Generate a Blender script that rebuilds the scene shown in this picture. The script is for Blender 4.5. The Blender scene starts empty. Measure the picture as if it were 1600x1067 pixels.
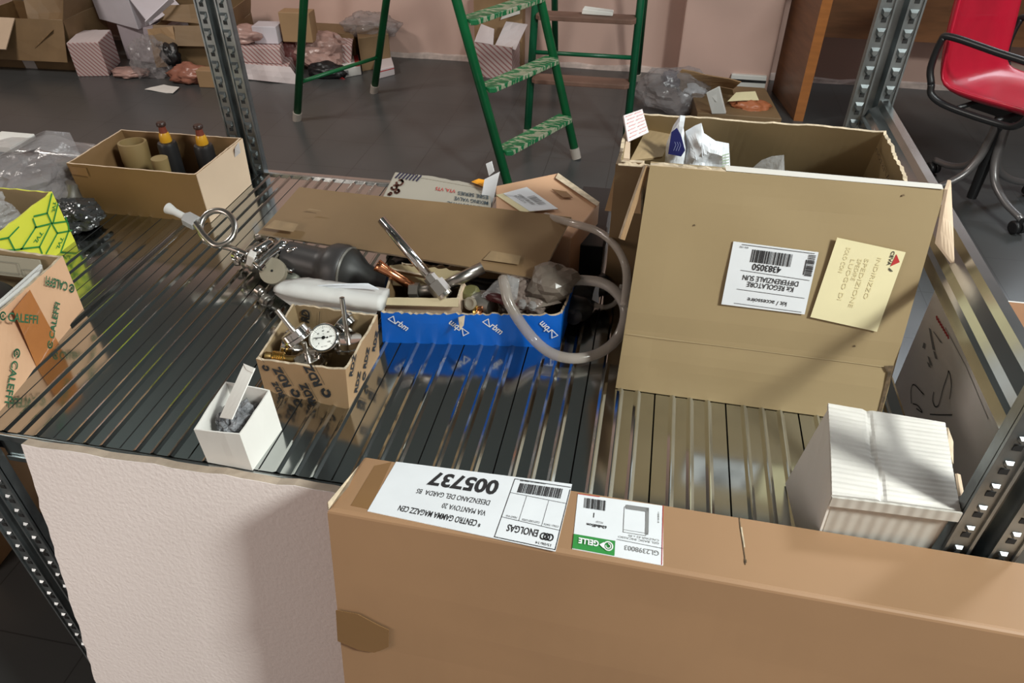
import bpy, bmesh, math, random
from mathutils import Vector, Matrix, noise, Quaternion
random.seed(7)
scn = bpy.context.scene
V = Vector
# ------------------------------------------------------------------ camera
F, CX, CY = 1150.0, 800.0, 533.5
PITCH = math.radians(37.923); YAW = math.radians(10.870)
CAM = V((0, 0, 1.5))
cd = bpy.data.cameras.new('camera'); cam = bpy.data.objects.new('camera', cd)
scn.collection.objects.link(cam); scn.camera = cam
cd.sensor_width = 36; cd.lens = F / 1600 * 36; cd.clip_start = 0.02
cam.location = CAM; cam.rotation_euler = (math.pi / 2 - PITCH, 0, YAW)
# ------------------------------------------------------------------ world + lights + exposure
scn.view_settings.view_transform = 'Standard'; scn.view_settings.look = 'None'
scn.view_settings.exposure = 0.0; scn.view_settings.gamma = 1.0
w = bpy.data.worlds.new('world'); scn.world = w; w.use_nodes = True
w.node_tree.nodes['Background'].inputs[0].default_value = (1.0, 0.86, 0.76, 1)
w.node_tree.nodes['Background'].inputs[1].default_value = 0.31

def area(name, loc, target, sx, sy, power, col):
    ld = bpy.data.lights.new(name, 'AREA'); ld.shape = 'RECTANGLE'; ld.size = sx; ld.size_y = sy
    ld.energy = power; ld.color = col
    o = bpy.data.objects.new(name, ld); scn.collection.objects.link(o)
    o.location = loc
    o.rotation_euler = (V(target) - V(loc)).to_track_quat('-Z', 'Y').to_euler()
    return o
area('lamp_near', (1.95, -0.38, 2.95), (0.3, 0.6, 0.9), 0.40, 0.40, 112, (0.95, 1.0, 0.95))
area('lamp_far', (1.7, 1.9, 3.3), (0.9, 2.9, 0.0), 1.0, 0.3, 46, (0.95, 1.0, 1.0))
area('lamp_left', (-3.3, 1.8, 3.3), (-1.8, 4.4, 0.2), 0.9, 0.3, 75, (1.0, 0.93, 0.86))
area('fill_front', (-1.9, -0.7, 1.6), (-0.6, 0.45, 0.4), 0.8, 0.8, 13, (1.0, 0.86, 0.78))  # added warm fill, set low at left to brighten the plasterboard
area('fill_right', (1.55, 0.05, 2.1), (0.5, 0.42, 0.95), 0.25, 0.25, 7, (0.95, 1.0, 1.0))  # added cool fill to brighten the long carton's right end, no known fixture
area('window_daylight', (2.1, 4.70, 1.9), (1.2, 1.5, 0.4), 1.3, 1.2, 34, (0.82, 0.92, 1.0))

# ------------------------------------------------------------------ pixel -> point on a real plane
def ray(px, py):
    u = (px - CX) / F; v = (py - CY) / F
    cp, sp = math.cos(PITCH), math.sin(PITCH)
    d = V((u, cp - v * sp, -sp - v * cp))
    c, s = math.cos(YAW), math.sin(YAW)
    return V((c * d.x - s * d.y, s * d.x + c * d.y, d.z))
def onp(px, py, P, n):
    d = ray(px, py); n = V(n); return CAM + d * ((V(P) - CAM).dot(n) / d.dot(n))
def Z(px, py, z): return onp(px, py, (0, 0, z), (0, 0, 1))
def X(px, py, x): return onp(px, py, (x, 0, 0), (1, 0, 0))
def Y(px, py, y): return onp(px, py, (0, y, 0), (0, 1, 0))

# ------------------------------------------------------------------ materials
def lin(c): return tuple(((v / 12.92) if v <= 0.04045 else ((v + 0.055) / 1.055) ** 2.4) for v in c)
def rgb(r, g, b): return lin((r / 255, g / 255, b / 255))
MATS = {}
def mat(name, col, rough=0.6, metal=0.0, vary=0.06, vscale=6.0, bump=0.0, bscale=60.0, alpha=1.0,
        trans=0.0, spec=0.5, stretch=None, col2=None, thr=None, wave=None, coat=0.0, bdist=0.002):
    m = bpy.data.materials.new(name); m.use_nodes = True; MATS[name] = m
    nt = m.node_tree; N = nt.nodes; L = nt.links; p = N['Principled BSDF']
    p.inputs['Roughness'].default_value = rough; p.inputs['Metallic'].default_value = metal
    p.inputs['Alpha'].default_value = alpha; p.inputs['Transmission Weight'].default_value = trans
    p.inputs['Specular IOR Level'].default_value = spec; p.inputs['Coat Weight'].default_value = coat
    tc = N.new('ShaderNodeTexCoord'); mp = N.new('ShaderNodeMapping'); L.new(tc.outputs['Object'], mp.inputs[0])
    if stretch: mp.inputs['Scale'].default_value = stretch
    nz = N.new('ShaderNodeTexNoise'); nz.inputs['Scale'].default_value = vscale; nz.inputs['Detail'].default_value = 6
    L.new(mp.outputs[0], nz.inputs['Vector'])
    rp = N.new('ShaderNodeValToRGB'); L.new(nz.outputs['Fac'], rp.inputs[0])
    if col2 is None:
        a = tuple(max(0, c * (1 - vary)) for c in col); b = tuple(min(1, c * (1 + vary)) for c in col)
        rp.color_ramp.elements[0].position = 0.3; rp.color_ramp.elements[1].position = 0.7
    else:
        a, b = col, col2; t = thr or 0.5
        rp.color_ramp.elements[0].position = t - 0.02; rp.color_ramp.elements[1].position = t + 0.02
    rp.color_ramp.elements[0].color = (*a, 1); rp.color_ramp.elements[1].color = (*b, 1)
    L.new(rp.outputs[0], p.inputs['Base Color'])
    src = None
    if wave:                                    # corrugation lines: (axis, scale, strength)
        wv = N.new('ShaderNodeTexWave'); wv.bands_direction = wave[0]; wv.inputs['Scale'].default_value = wave[1]
        wv.inputs['Distortion'].default_value = 0.6
        L.new(tc.outputs['Object'], wv.inputs['Vector'])
        b1 = N.new('ShaderNodeBump'); b1.inputs['Strength'].default_value = wave[2]; b1.inputs['Distance'].default_value = 0.002
        L.new(wv.outputs['Fac'], b1.inputs['Height']); src = b1
    if bump:
        n2 = N.new('ShaderNodeTexNoise'); n2.inputs['Scale'].default_value = bscale; n2.inputs['Detail'].default_value = 4
        L.new(mp.outputs[0], n2.inputs['Vector'])
        b2 = N.new('ShaderNodeBump'); b2.inputs['Strength'].default_value = bump; b2.inputs['Distance'].default_value = bdist
        L.new(n2.outputs['Fac'], b2.inputs['Height'])
        if src: L.new(src.outputs[0], b2.inputs['Normal'])
        src = b2
    if src: L.new(src.outputs[0], p.inputs['Normal'])
    return m
def stripes(name, base, line, scale, axis='DIAGONAL', thr=0.7):
    m = mat(name, base, 0.65); nt = m.node_tree; N = nt.nodes; L = nt.links; p = N['Principled BSDF']
    tc = N.new('ShaderNodeTexCoord'); wv = N.new('ShaderNodeTexWave'); wv.bands_direction = axis
    wv.inputs['Scale'].default_value = scale; L.new(tc.outputs['Object'], wv.inputs['Vector'])
    rp = N.new('ShaderNodeValToRGB'); L.new(wv.outputs['Fac'], rp.inputs[0])
    rp.color_ramp.elements[0].position = thr - 0.05; rp.color_ramp.elements[1].position = thr + 0.05
    rp.color_ramp.elements[0].color = (*base, 1); rp.color_ramp.elements[1].color = (*line, 1)
    L.new(rp.outputs[0], p.inputs['Base Color']); return m

card = mat('cardboard_tan', (0.33, 0.205, 0.105), 0.6, vary=0.10, vscale=5, bump=0.12, bscale=35)
card_long = mat('cardboard_long', (0.33, 0.19, 0.10), 0.55, vary=0.09, vscale=4, bump=0.10, bscale=20)
card_kit = mat('cardboard_yellowish', (0.315, 0.23, 0.12), 0.6, vary=0.06, vscale=4, bump=0.10, bscale=16, bdist=0.004)
card_brown = mat('cardboard_brown', (0.20, 0.125, 0.06), 0.6, vary=0.12, vscale=7, bump=0.15, bscale=35)
card_in = mat('cardboard_inside', (0.27, 0.19, 0.10), 0.8, vary=0.08, vscale=6, bump=0.15, bscale=40)
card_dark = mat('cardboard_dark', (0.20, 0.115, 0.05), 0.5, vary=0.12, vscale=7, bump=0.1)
card_pale = mat('cardboard_pale', (0.60, 0.45, 0.32), 0.6, vary=0.06, vscale=7, bump=0.1)
card_peach = mat('cardboard_peach', (0.60, 0.36, 0.22), 0.5, vary=0.06, vscale=7, bump=0.06)
card_edge = mat('cardboard_torn_edge', (0.52, 0.42, 0.30), 0.9, vary=0.25, vscale=90, bump=0.6, bscale=150)
fluted = mat('fluted_edge', (0.10, 0.065, 0.035), 0.9, vary=0.5, vscale=200)
white_card = mat('white_card', (0.72, 0.70, 0.66), 0.55, vary=0.04, bump=0.05)
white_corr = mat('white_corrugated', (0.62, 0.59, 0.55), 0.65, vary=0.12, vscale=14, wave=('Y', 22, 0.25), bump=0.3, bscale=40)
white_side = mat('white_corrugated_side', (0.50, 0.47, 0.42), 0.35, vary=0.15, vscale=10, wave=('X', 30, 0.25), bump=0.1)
paper = mat('label_paper', (0.72, 0.74, 0.77), 0.5, vary=0.03, vscale=30, bump=0.05)
paper_y = mat('label_yellow', (0.76, 0.68, 0.42), 0.55, vary=0.03, vscale=20, bump=0.1, bscale=30)
ink = mat('ink_black', (0.02, 0.02, 0.022), 0.6)
ink_grey = mat('ink_grey', (0.22, 0.22, 0.22), 0.6)
ink_red = mat('ink_red', (0.45, 0.03, 0.03), 0.6)
ink_green = mat('ink_green', (0.02, 0.12, 0.055), 0.6)
ink_ochre = mat('ink_ochre', (0.66, 0.57, 0.33), 0.6)
crease_m = mat('crease_line', (0.42, 0.32, 0.18), 0.7)  # fold line on the leaning carton, paler than its face
green_print = mat('green_print', (0.03, 0.24, 0.05), 0.5)
white_print = mat('white_print', (0.85, 0.85, 0.85), 0.5)
steel = mat('galvanised_steel', (0.50, 0.52, 0.52), 0.22, 1.0, vary=0.12, vscale=12, bump=0.15, bscale=8, bdist=0.004)
deck_m = mat('zinc_deck', (0.47, 0.49, 0.48), 0.13, 1.0, vary=0.10, vscale=5, bump=0.08, bscale=7, bdist=0.004, stretch=(1, 0.4, 1))
seam_m = mat('deck_seam', (0.015, 0.015, 0.015), 0.8)
post_m = mat('post_steel', (0.33, 0.36, 0.37), 0.42, 1.0, vary=0.25, vscale=25, bump=0.2, bscale=30)
slot_m = mat('slot_dark', (0.012, 0.012, 0.012), 0.8)
chrome = mat('chrome', (0.72, 0.70, 0.68), 0.12, 1.0, vary=0.05)
satin = mat('satin_steel', (0.50, 0.47, 0.43), 0.28, 1.0, vary=0.08)
dull = mat('dull_metal', (0.30, 0.28, 0.25), 0.4, 0.8, vary=0.1)
brass = mat('brass', (0.70, 0.46, 0.14), 0.25, 1.0, vary=0.1, vscale=40)
copper = mat('copper', (0.72, 0.30, 0.15), 0.22, 1.0, vary=0.15, vscale=25)
putty = mat('putty_plastic', (0.27, 0.235, 0.175), 0.5)
rubber = mat('grey_rubber', (0.045, 0.042, 0.042), 0.42, vary=0.1)
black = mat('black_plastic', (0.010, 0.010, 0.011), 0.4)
blackm = mat('black_metal', (0.015, 0.015, 0.016), 0.35)
blue_box = mat('blue_card', (0.0, 0.13, 0.62), 0.38, vary=0.06, bump=0.08)
yellow_box = mat('yellow_card', (0.60, 0.60, 0.05), 0.5, vary=0.05)
foam = mat('white_foam', (0.55, 0.54, 0.52), 0.55, vary=0.05, vscale=20, bump=0.15, bscale=20)
plaster = mat('plasterboard_face', (0.80, 0.71, 0.68), 0.85, vary=0.03, vscale=3, bump=0.55, bscale=210, bdist=0.0015)
plaster_edge = mat('plasterboard_edge', (0.40, 0.32, 0.25), 0.9, vary=0.15, vscale=40, bump=0.5, bscale=120)
green_p = mat('green_paint', (0.004, 0.115, 0.035), 0.35, vary=0.15, vscale=9)
green_d = mat('green_paint_dark', (0.003, 0.085, 0.035), 0.35, vary=0.15, vscale=9)
green_s = mat('green_paint_spattered', (0.01, 0.15, 0.05), 0.45, col2=(0.34, 0.35, 0.24), thr=0.51, vscale=22, bump=0.2, stretch=(1.0, 3.5, 1))
tread_m = mat('worn_brown_tread', (0.16, 0.085, 0.06), 0.6, vary=0.15, vscale=12)
bag = mat('grey_plastic_film', (0.34, 0.31, 0.31), 0.20, vary=0.25, vscale=9, alpha=0.40, bump=0.5, bscale=22, bdist=0.01)
bag_clear = mat('clear_plastic_film', (0.50, 0.50, 0.50), 0.10, vary=0.3, vscale=20, alpha=0.38, bump=0.7, bscale=40, bdist=0.01)
bag_white = mat('white_plastic_film', (0.72, 0.75, 0.80), 0.3, vary=0.05, vscale=10, alpha=0.93, bump=0.5, bscale=22, bdist=0.006)
bag_pink = mat('pink_plastic_film', (0.48, 0.30, 0.26), 0.3, vary=0.25, vscale=9, alpha=0.8, bump=0.5, bscale=22, bdist=0.01)
bag_brown = mat('brown_grey_film', (0.20, 0.165, 0.135), 0.3, vary=0.2, vscale=15, alpha=0.85, bump=0.4, bscale=25, bdist=0.008)
bubble = mat('bubble_film', (0.24, 0.245, 0.26), 0.06, vary=0.5, vscale=60, alpha=0.75, bump=0.9, bscale=120, bdist=0.01)
hose_m = mat('clear_hose', (0.46, 0.41, 0.36), 0.14, vary=0.1, alpha=0.56, coat=0.5)
tape_m = mat('brown_tape', (0.22, 0.12, 0.05), 0.25, vary=0.1, coat=0.4)
tape_o = mat('orange_tape', (0.42, 0.16, 0.05), 0.15, vary=0.12, coat=0.6, bump=0.5, bscale=60)
tape_w = mat('pale_tape', (0.55, 0.50, 0.48), 0.4)
red_p = mat('red_leather', (0.50, 0.010, 0.035), 0.32, vary=0.06, vscale=10, coat=0.25, bump=0.08)
maroon = mat('maroon_plastic', (0.06, 0.008, 0.01), 0.4)
olive = mat('olive_plastic', (0.15, 0.14, 0.05), 0.5)
orange = mat('orange_card', (0.85, 0.35, 0.02), 0.5)
wood = mat('brown_wood', (0.20, 0.085, 0.035), 0.35, vary=0.25, vscale=4, stretch=(1, 1, 8))
wood_o = mat('orange_wood', (0.33, 0.12, 0.03), 0.35, vary=0.2, vscale=4, stretch=(1, 1, 8))
pinkw = mat('pink_wall_paint', (0.56, 0.375, 0.315), 0.85, vary=0.07, vscale=1.6, bump=0.1, bscale=30)
ceil_m = mat('ceiling_paint', (0.17, 0.22, 0.23), 0.9)
side_m = mat('side_wall_paint', (0.30, 0.24, 0.22), 0.9)
stripe_pk = stripes('pink_striped_card', (0.55, 0.44, 0.42), (0.35, 0.16, 0.155), 20)
stripe_fl = mat('mauve_card', (0.62, 0.54, 0.54), 0.6)
gl = mat('gauge_glass', (0.8, 0.8, 0.8), 0.03, alpha=0.12)
dial_m = mat('dial_white', (0.80, 0.80, 0.76), 0.4)
def floor_mat():
    m = mat('grey_floor_tile', (0.060, 0.062, 0.062), 0.30, vary=0.13, vscale=1.2, bump=0.03, bscale=20)
    nt = m.node_tree; N = nt.nodes; L = nt.links; p = N['Principled BSDF']
    old = p.inputs['Base Color'].links[0].from_socket
    g = N.new('ShaderNodeNewGeometry'); mp = N.new('ShaderNodeMapping')
    mp.inputs['Location'].default_value = (1.06, -0.66, 0); L.new(g.outputs['Position'], mp.inputs[0])
    br = N.new('ShaderNodeTexBrick'); br.offset = 0; br.inputs['Scale'].default_value = 1
    br.inputs['Brick Width'].default_value = 0.30; br.inputs['Row Height'].default_value = 0.30
    br.inputs['Mortar Size'].default_value = 0.0016; br.inputs['Mortar Smooth'].default_value = 0.3
    L.new(mp.outputs[0], br.inputs['Vector'])
    mx = N.new('ShaderNodeMix'); mx.data_type = 'RGBA'; L.new(br.outputs['Fac'], mx.inputs[0])
    L.new(old, mx.inputs[6]); mx.inputs[7].default_value = (0.028, 0.028, 0.028, 1)
    L.new(mx.outputs[2], p.inputs['Base Color']); return m
tile_m = floor_mat()

# ------------------------------------------------------------------ object helpers
C = scn.collection
def tag(o, label=None, cat=None, group=None, kind=None):
    if label: o['label'] = label
    if cat: o['category'] = cat
    if group: o['group'] = group
    if kind: o['kind'] = kind
    return o
def thing(name, loc, label, cat, group=None):
    o = bpy.data.objects.new(name, None); C.objects.link(o); o.location = loc; o.empty_display_size = 0.05
    return tag(o, label, cat, group)
def mk(name, verts, faces, mats, parent=None, mi=None, smooth=False, bevel=0.0, subsurf=0):
    if not isinstance(mats, (list, tuple)): mats = [mats]
    verts = [V(v) for v in verts]
    lo = V([min(v[i] for v in verts) for i in range(3)]); hi = V([max(v[i] for v in verts) for i in range(3)])
    org = V(((lo.x + hi.x) / 2, (lo.y + hi.y) / 2, lo.z))
    me = bpy.data.meshes.new(name); me.from_pydata([v - org for v in verts], [], faces)
    for m in mats: me.materials.append(m)
    if mi:
        for p, i in zip(me.polygons, mi): p.material_index = i
    if smooth: me.polygons.foreach_set('use_smooth', [True] * len(me.polygons))
    bm = bmesh.new(); bm.from_mesh(me); bmesh.ops.recalc_face_normals(bm, faces=bm.faces); bm.to_mesh(me); bm.free()
    me.update()
    o = bpy.data.objects.new(name, me); C.objects.link(o)
    if parent is not None:
        o.parent = parent; base = V((0, 0, 0)); q = parent
        while q is not None: base += q.location; q = q.parent
        o.location = org - base
    else: o.location = org
    if bevel:
        b = o.modifiers.new('bevel', 'BEVEL'); b.width = bevel; b.segments = 2; b.limit_method = 'ANGLE'
    if subsurf:
        s = o.modifiers.new('sub', 'SUBSURF'); s.levels = s.render_levels = subsurf
    return o
HF = [(0, 3, 2, 1), (4, 5, 6, 7), (0, 1, 5, 4), (1, 2, 6, 5), (2, 3, 7, 6), (3, 0, 4, 7)]
def hexa(name, b4, t4, m, parent=None, bevel=0.001, mi=None): return mk(name, list(b4) + list(t4), HF, m, parent, mi=mi, bevel=bevel)
def box(name, x0, x1, y0, y1, z0, z1, m, parent=None, bevel=0.001):
    return hexa(name, [(x0, y0, z0), (x1, y0, z0), (x1, y1, z0), (x0, y1, z0)], [(x0, y0, z1), (x1, y0, z1), (x1, y1, z1), (x0, y1, z1)], m, parent, bevel)
class MB:
    "collects shapes into one mesh"
    def __init__(s): s.v = []; s.f = []; s.mi = []
    def add(s, v, f, i=0):
        n = len(s.v); s.v += [V(a) for a in v]; s.f += [tuple(k + n for k in q) for q in f]; s.mi += [i] * len(f); return s
    def hexa(s, b, t, i=0): return s.add(list(b) + list(t), HF, i)
    def box(s, x0, x1, y0, y1, z0, z1, i=0):
        return s.hexa([(x0, y0, z0), (x1, y0, z0), (x1, y1, z0), (x0, y1, z0)], [(x0, y0, z1), (x1, y0, z1), (x1, y1, z1), (x0, y1, z1)], i)
    def tube(s, *a, i=0, **k): v, f = tube_geo(*a, **k); return s.add(v, f, i)
    def lathe(s, *a, i=0, **k): v, f = lathe_geo(*a, **k); return s.add(v, f, i)
    def build(s, name, m, parent=None, **k): return mk(name, s.v, s.f, m, parent, mi=s.mi, **k)
def tube_geo(pts, r, n=12, cap=True, smoothp=0, hollow=False):
    pts = [V(p) for p in pts]
    if smoothp: pts = catmull(pts, smoothp)
    rs = r if isinstance(r, (list, tuple)) else [r] * len(pts)
    if len(rs) != len(pts): rs = [rs[min(len(rs) - 1, int(i * len(rs) / len(pts)))] for i in range(len(pts))]
    vs = []; fs = []; t0 = (pts[1] - pts[0]).normalized(); up = t0.orthogonal().normalized()
    for i, p in enumerate(pts):
        t = (pts[min(i + 1, len(pts) - 1)] - pts[max(i - 1, 0)]).normalized()
        up = (up - t * up.dot(t)).normalized(); sd = t.cross(up)
        for k in range(n):
            a = 2 * math.pi * k / n; vs.append(p + (up * math.cos(a) + sd * math.sin(a)) * rs[i])
    for i in range(len(pts) - 1):
        for k in range(n):
            fs.append((i * n + k, i * n + (k + 1) % n, (i + 1) * n + (k + 1) % n, (i + 1) * n + k))
    if cap and not hollow:
        fs.append(tuple(range(n))[::-1]); fs.append(tuple((len(pts) - 1) * n + k for k in range(n)))
    if hollow:      # inner wall joined to the outer at both ends
        m = len(vs); L = len(pts)
        for i, p in enumerate(pts):
            for k in range(n): vs.append(p + (vs[i * n + k] - p) * 0.8)
        for i in range(L - 1):
            for k in range(n):
                fs.append((m + i * n + k, m + (i + 1) * n + k, m + (i + 1) * n + (k + 1) % n, m + i * n + (k + 1) % n))
        for e in (0, L - 1):
            for k in range(n): fs.append((e * n + k, e * n + (k + 1) % n, m + e * n + (k + 1) % n, m + e * n + k))
    return vs, fs
def catmull(p, n):
    q = [p[0] * 2 - p[1]] + p + [p[-1] * 2 - p[-2]]; out = []
    for i in range(1, len(q) - 2):
        for k in range(n):
            t = k / n; a, b, c, d = q[i - 1], q[i], q[i + 1], q[i + 2]
            out.append(0.5 * ((2 * b) + (c - a) * t + (2 * a - 5 * b + 4 * c - d) * t * t + (3 * b - a - 3 * c + d) * t ** 3))
    out.append(p[-1]); return out
def tube(name, pts, r, m, parent=None, **k):
    v, f = tube_geo(pts, r, **k); return mk(name, v, f, m, parent, smooth=True)
def lathe_geo(prof, P, D, n=32):
    "prof: list of (distance along D from P, radius)"
    P = V(P); D = V(D).normalized(); a = D.orthogonal().normalized(); b = D.cross(a); vs = []; fs = []
    for (h, r) in prof:
        for k in range(n):
            t = 2 * math.pi * k / n; vs.append(P + D * h + (a * math.cos(t) + b * math.sin(t)) * max(r, 1e-5))
    for i in range(len(prof) - 1):
        for k in range(n): fs.append((i * n + k, i * n + (k + 1) % n, (i + 1) * n + (k + 1) % n, (i + 1) * n + k))
    fs.append(tuple(range(n))[::-1]); fs.append(tuple((len(prof) - 1) * n + k for k in range(n)))
    return vs, fs
def lathe(name, prof, P, D, m, parent=None, n=32, smooth=True):
    v, f = lathe_geo(prof, P, D, n); o = mk(name, v, f, m, parent, smooth=smooth)
    if smooth:
        e = o.modifiers.new('edge', 'EDGE_SPLIT'); e.split_angle = math.radians(40)
    return o
def lerp(a, b, t): return V(a) * (1 - t) + V(b) * t
def panel(name, q, th, m, parent=None, nx=1, ny=1, warp=0.0, rag=0.0, seed=0, curl=None, mi_side=None, wscale=9):
    "sheet from a 4-corner patch, given thickness; rag = torn last edge"
    q = [V(a) for a in q]; n = (q[1] - q[0]).cross(q[3] - q[0]).normalized(); vs = []
    rnd = random.Random(seed)
    for s in (0, 1):
        rnd.seed(seed)
        for j in range(ny + 1):
            for i in range(nx + 1):
                u, v = i / nx, j / ny
                if rag and j == ny: v -= rag * rnd.random()
                p = lerp(lerp(q[0], q[1], u), lerp(q[3], q[2], u), v)
                if warp: p += n * warp * noise.noise(p * wscale + V((seed, seed * 2, 0)))
                if curl: p += n * curl(u, v)
                vs.append(p - n * th * s)
    W = nx + 1; K = W * (ny + 1); fs = []; mi = []
    for j in range(ny):
        for i in range(nx):
            a = j * W + i; fs.append((a, a + 1, a + 1 + W, a + W)); mi.append(0)
            fs.append((K + a, K + a + W, K + a + 1 + W, K + a + 1)); mi.append(0)
    E = [(i, i + 1) for i in range(nx)] + [(ny * W + i + 1, ny * W + i) for i in range(nx)] + \
        [((j + 1) * W, j * W) for j in range(ny)] + [(j * W + nx, (j + 1) * W + nx) for j in range(ny)]
    for a, b in E: fs.append((a, K + a, K + b, b)); mi.append(1 if mi_side else 0)
    return mk(name, vs, fs, [m, mi_side] if mi_side else m, parent, mi=mi)
def carton_geo(b4, t4, th, nx=14, nz=3, rag=0.0, warp=0.0, seed=0, skip=None):
    "open box: b4/t4 = FL FR BR BL corners, material 0 outside, 1 inside, 2 rim"
    b4 = [V(a) for a in b4]; t4 = [V(a) for a in t4]; rnd = random.Random(seed)
    def inset(q):
        out = []
        for i in range(4):
            p = q[i]; e1 = (q[(i + 1) % 4] - p).normalized(); e2 = (q[i - 1] - p).normalized()
            out.append(p + (e1 + e2) * th)
        return out
    bi = inset(b4); ti = inset(t4)
    for i in range(4): bi[i] = bi[i] + V((0, 0, th))
    mb = MB(); 
    for s in range(4):
        o00, o10, o01, o11 = b4[s], b4[(s + 1) % 4], t4[s], t4[(s + 1) % 4]
        i00, i10, i01, i11 = bi[s], bi[(s + 1) % 4], ti[s], ti[(s + 1) % 4]
        n = (o10 - o00).cross(o01 - o00).normalized(); rg = [rnd.random() * rag for _ in range(nx + 1)]; rg[0] = rg[-1] = 0
        O = []; I = []
        for j in range(nz + 1):
            for i in range(nx + 1):
                u = i / nx; v = j / nz
                vv = v - (rg[i] / max((o01 - o00).length, 1e-6) if j == nz else 0)
                f = math.sin(math.pi * u) * v
                wv = warp * f * (0.6 + noise.noise(V((u * 3, s * 7 + seed, v))))
                O.append(lerp(lerp(o00, o10, u), lerp(o01, o11, u), vv) + n * wv)
                I.append(lerp(lerp(i00, i10, u), lerp(i01, i11, u), vv) + n * wv)
        W = nx + 1
        g = [(j * W + i, j * W + i + 1, (j + 1) * W + i + 1, (j + 1) * W + i) for j in range(nz) for i in range(nx)]
        mb.add(O, g, 0); mb.add(I, [q[::-1] for q in g], 1)
        top = [(O[nz * W + i], O[nz * W + i + 1], I[nz * W + i + 1], I[nz * W + i]) for i in range(nx)]
        for q in top: mb.add(q, [(0, 1, 2, 3)], 2)
    mb.add(b4, [(0, 3, 2, 1)], 0); mb.add(bi, [(0, 1, 2, 3)], 1)
    return mb
def carton(root, b4, t4, th=0.003, mats=None, name='body', **k):
    mats = mats or [card, card_in, card_edge]
    mb = carton_geo(b4, t4, th, **k)
    me_v, me_f = mb.v, mb.f
    o = mk(name, me_v, me_f, mats, root, mi=mb.mi)
    bm = bmesh.new(); bm.from_mesh(o.data); bmesh.ops.remove_doubles(bm, verts=bm.verts, dist=0.00005)
    bmesh.ops.recalc_face_normals(bm, faces=bm.faces); bm.to_mesh(o.data); bm.free()
    return o
def blob_geo(c, sz, amp=0.35, fr=2.2, seed=0, sub=4, ridge=True, rot=0, flat=None):
    bm = bmesh.new(); bmesh.ops.create_icosphere(bm, subdivisions=sub, radius=1)
    vs = []; cr, sr = math.cos(rot), math.sin(rot)
    for v in bm.verts:
        d = v.co.normalized(); a = noise.noise(d * fr + V((seed * 3.1, seed, 5)))
        b = noise.noise(d * fr * 2.7 + V((seed, 9, seed * 1.7)))
        if ridge: b = 0.5 - abs(b) * 2
        r = 1 + amp * a + amp * 0.45 * b
        p = V((d.x * sz[0], d.y * sz[1], d.z * sz[2])) * r
        p = V((p.x * cr - p.y * sr, p.x * sr + p.y * cr, p.z)) + V(c)
        if flat is not None and p.z < flat: p.z = flat + 0.0005 * d.x
        vs.append(p)
    fs = [tuple(v.index for v in f.verts) for f in bm.faces]; bm.free(); return vs, fs
def blob(name, c, sz, m, parent=None, smooth=True, **k):
    v, f = blob_geo(c, sz, **k); return mk(name, v, f, m, parent, smooth=smooth)

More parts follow.
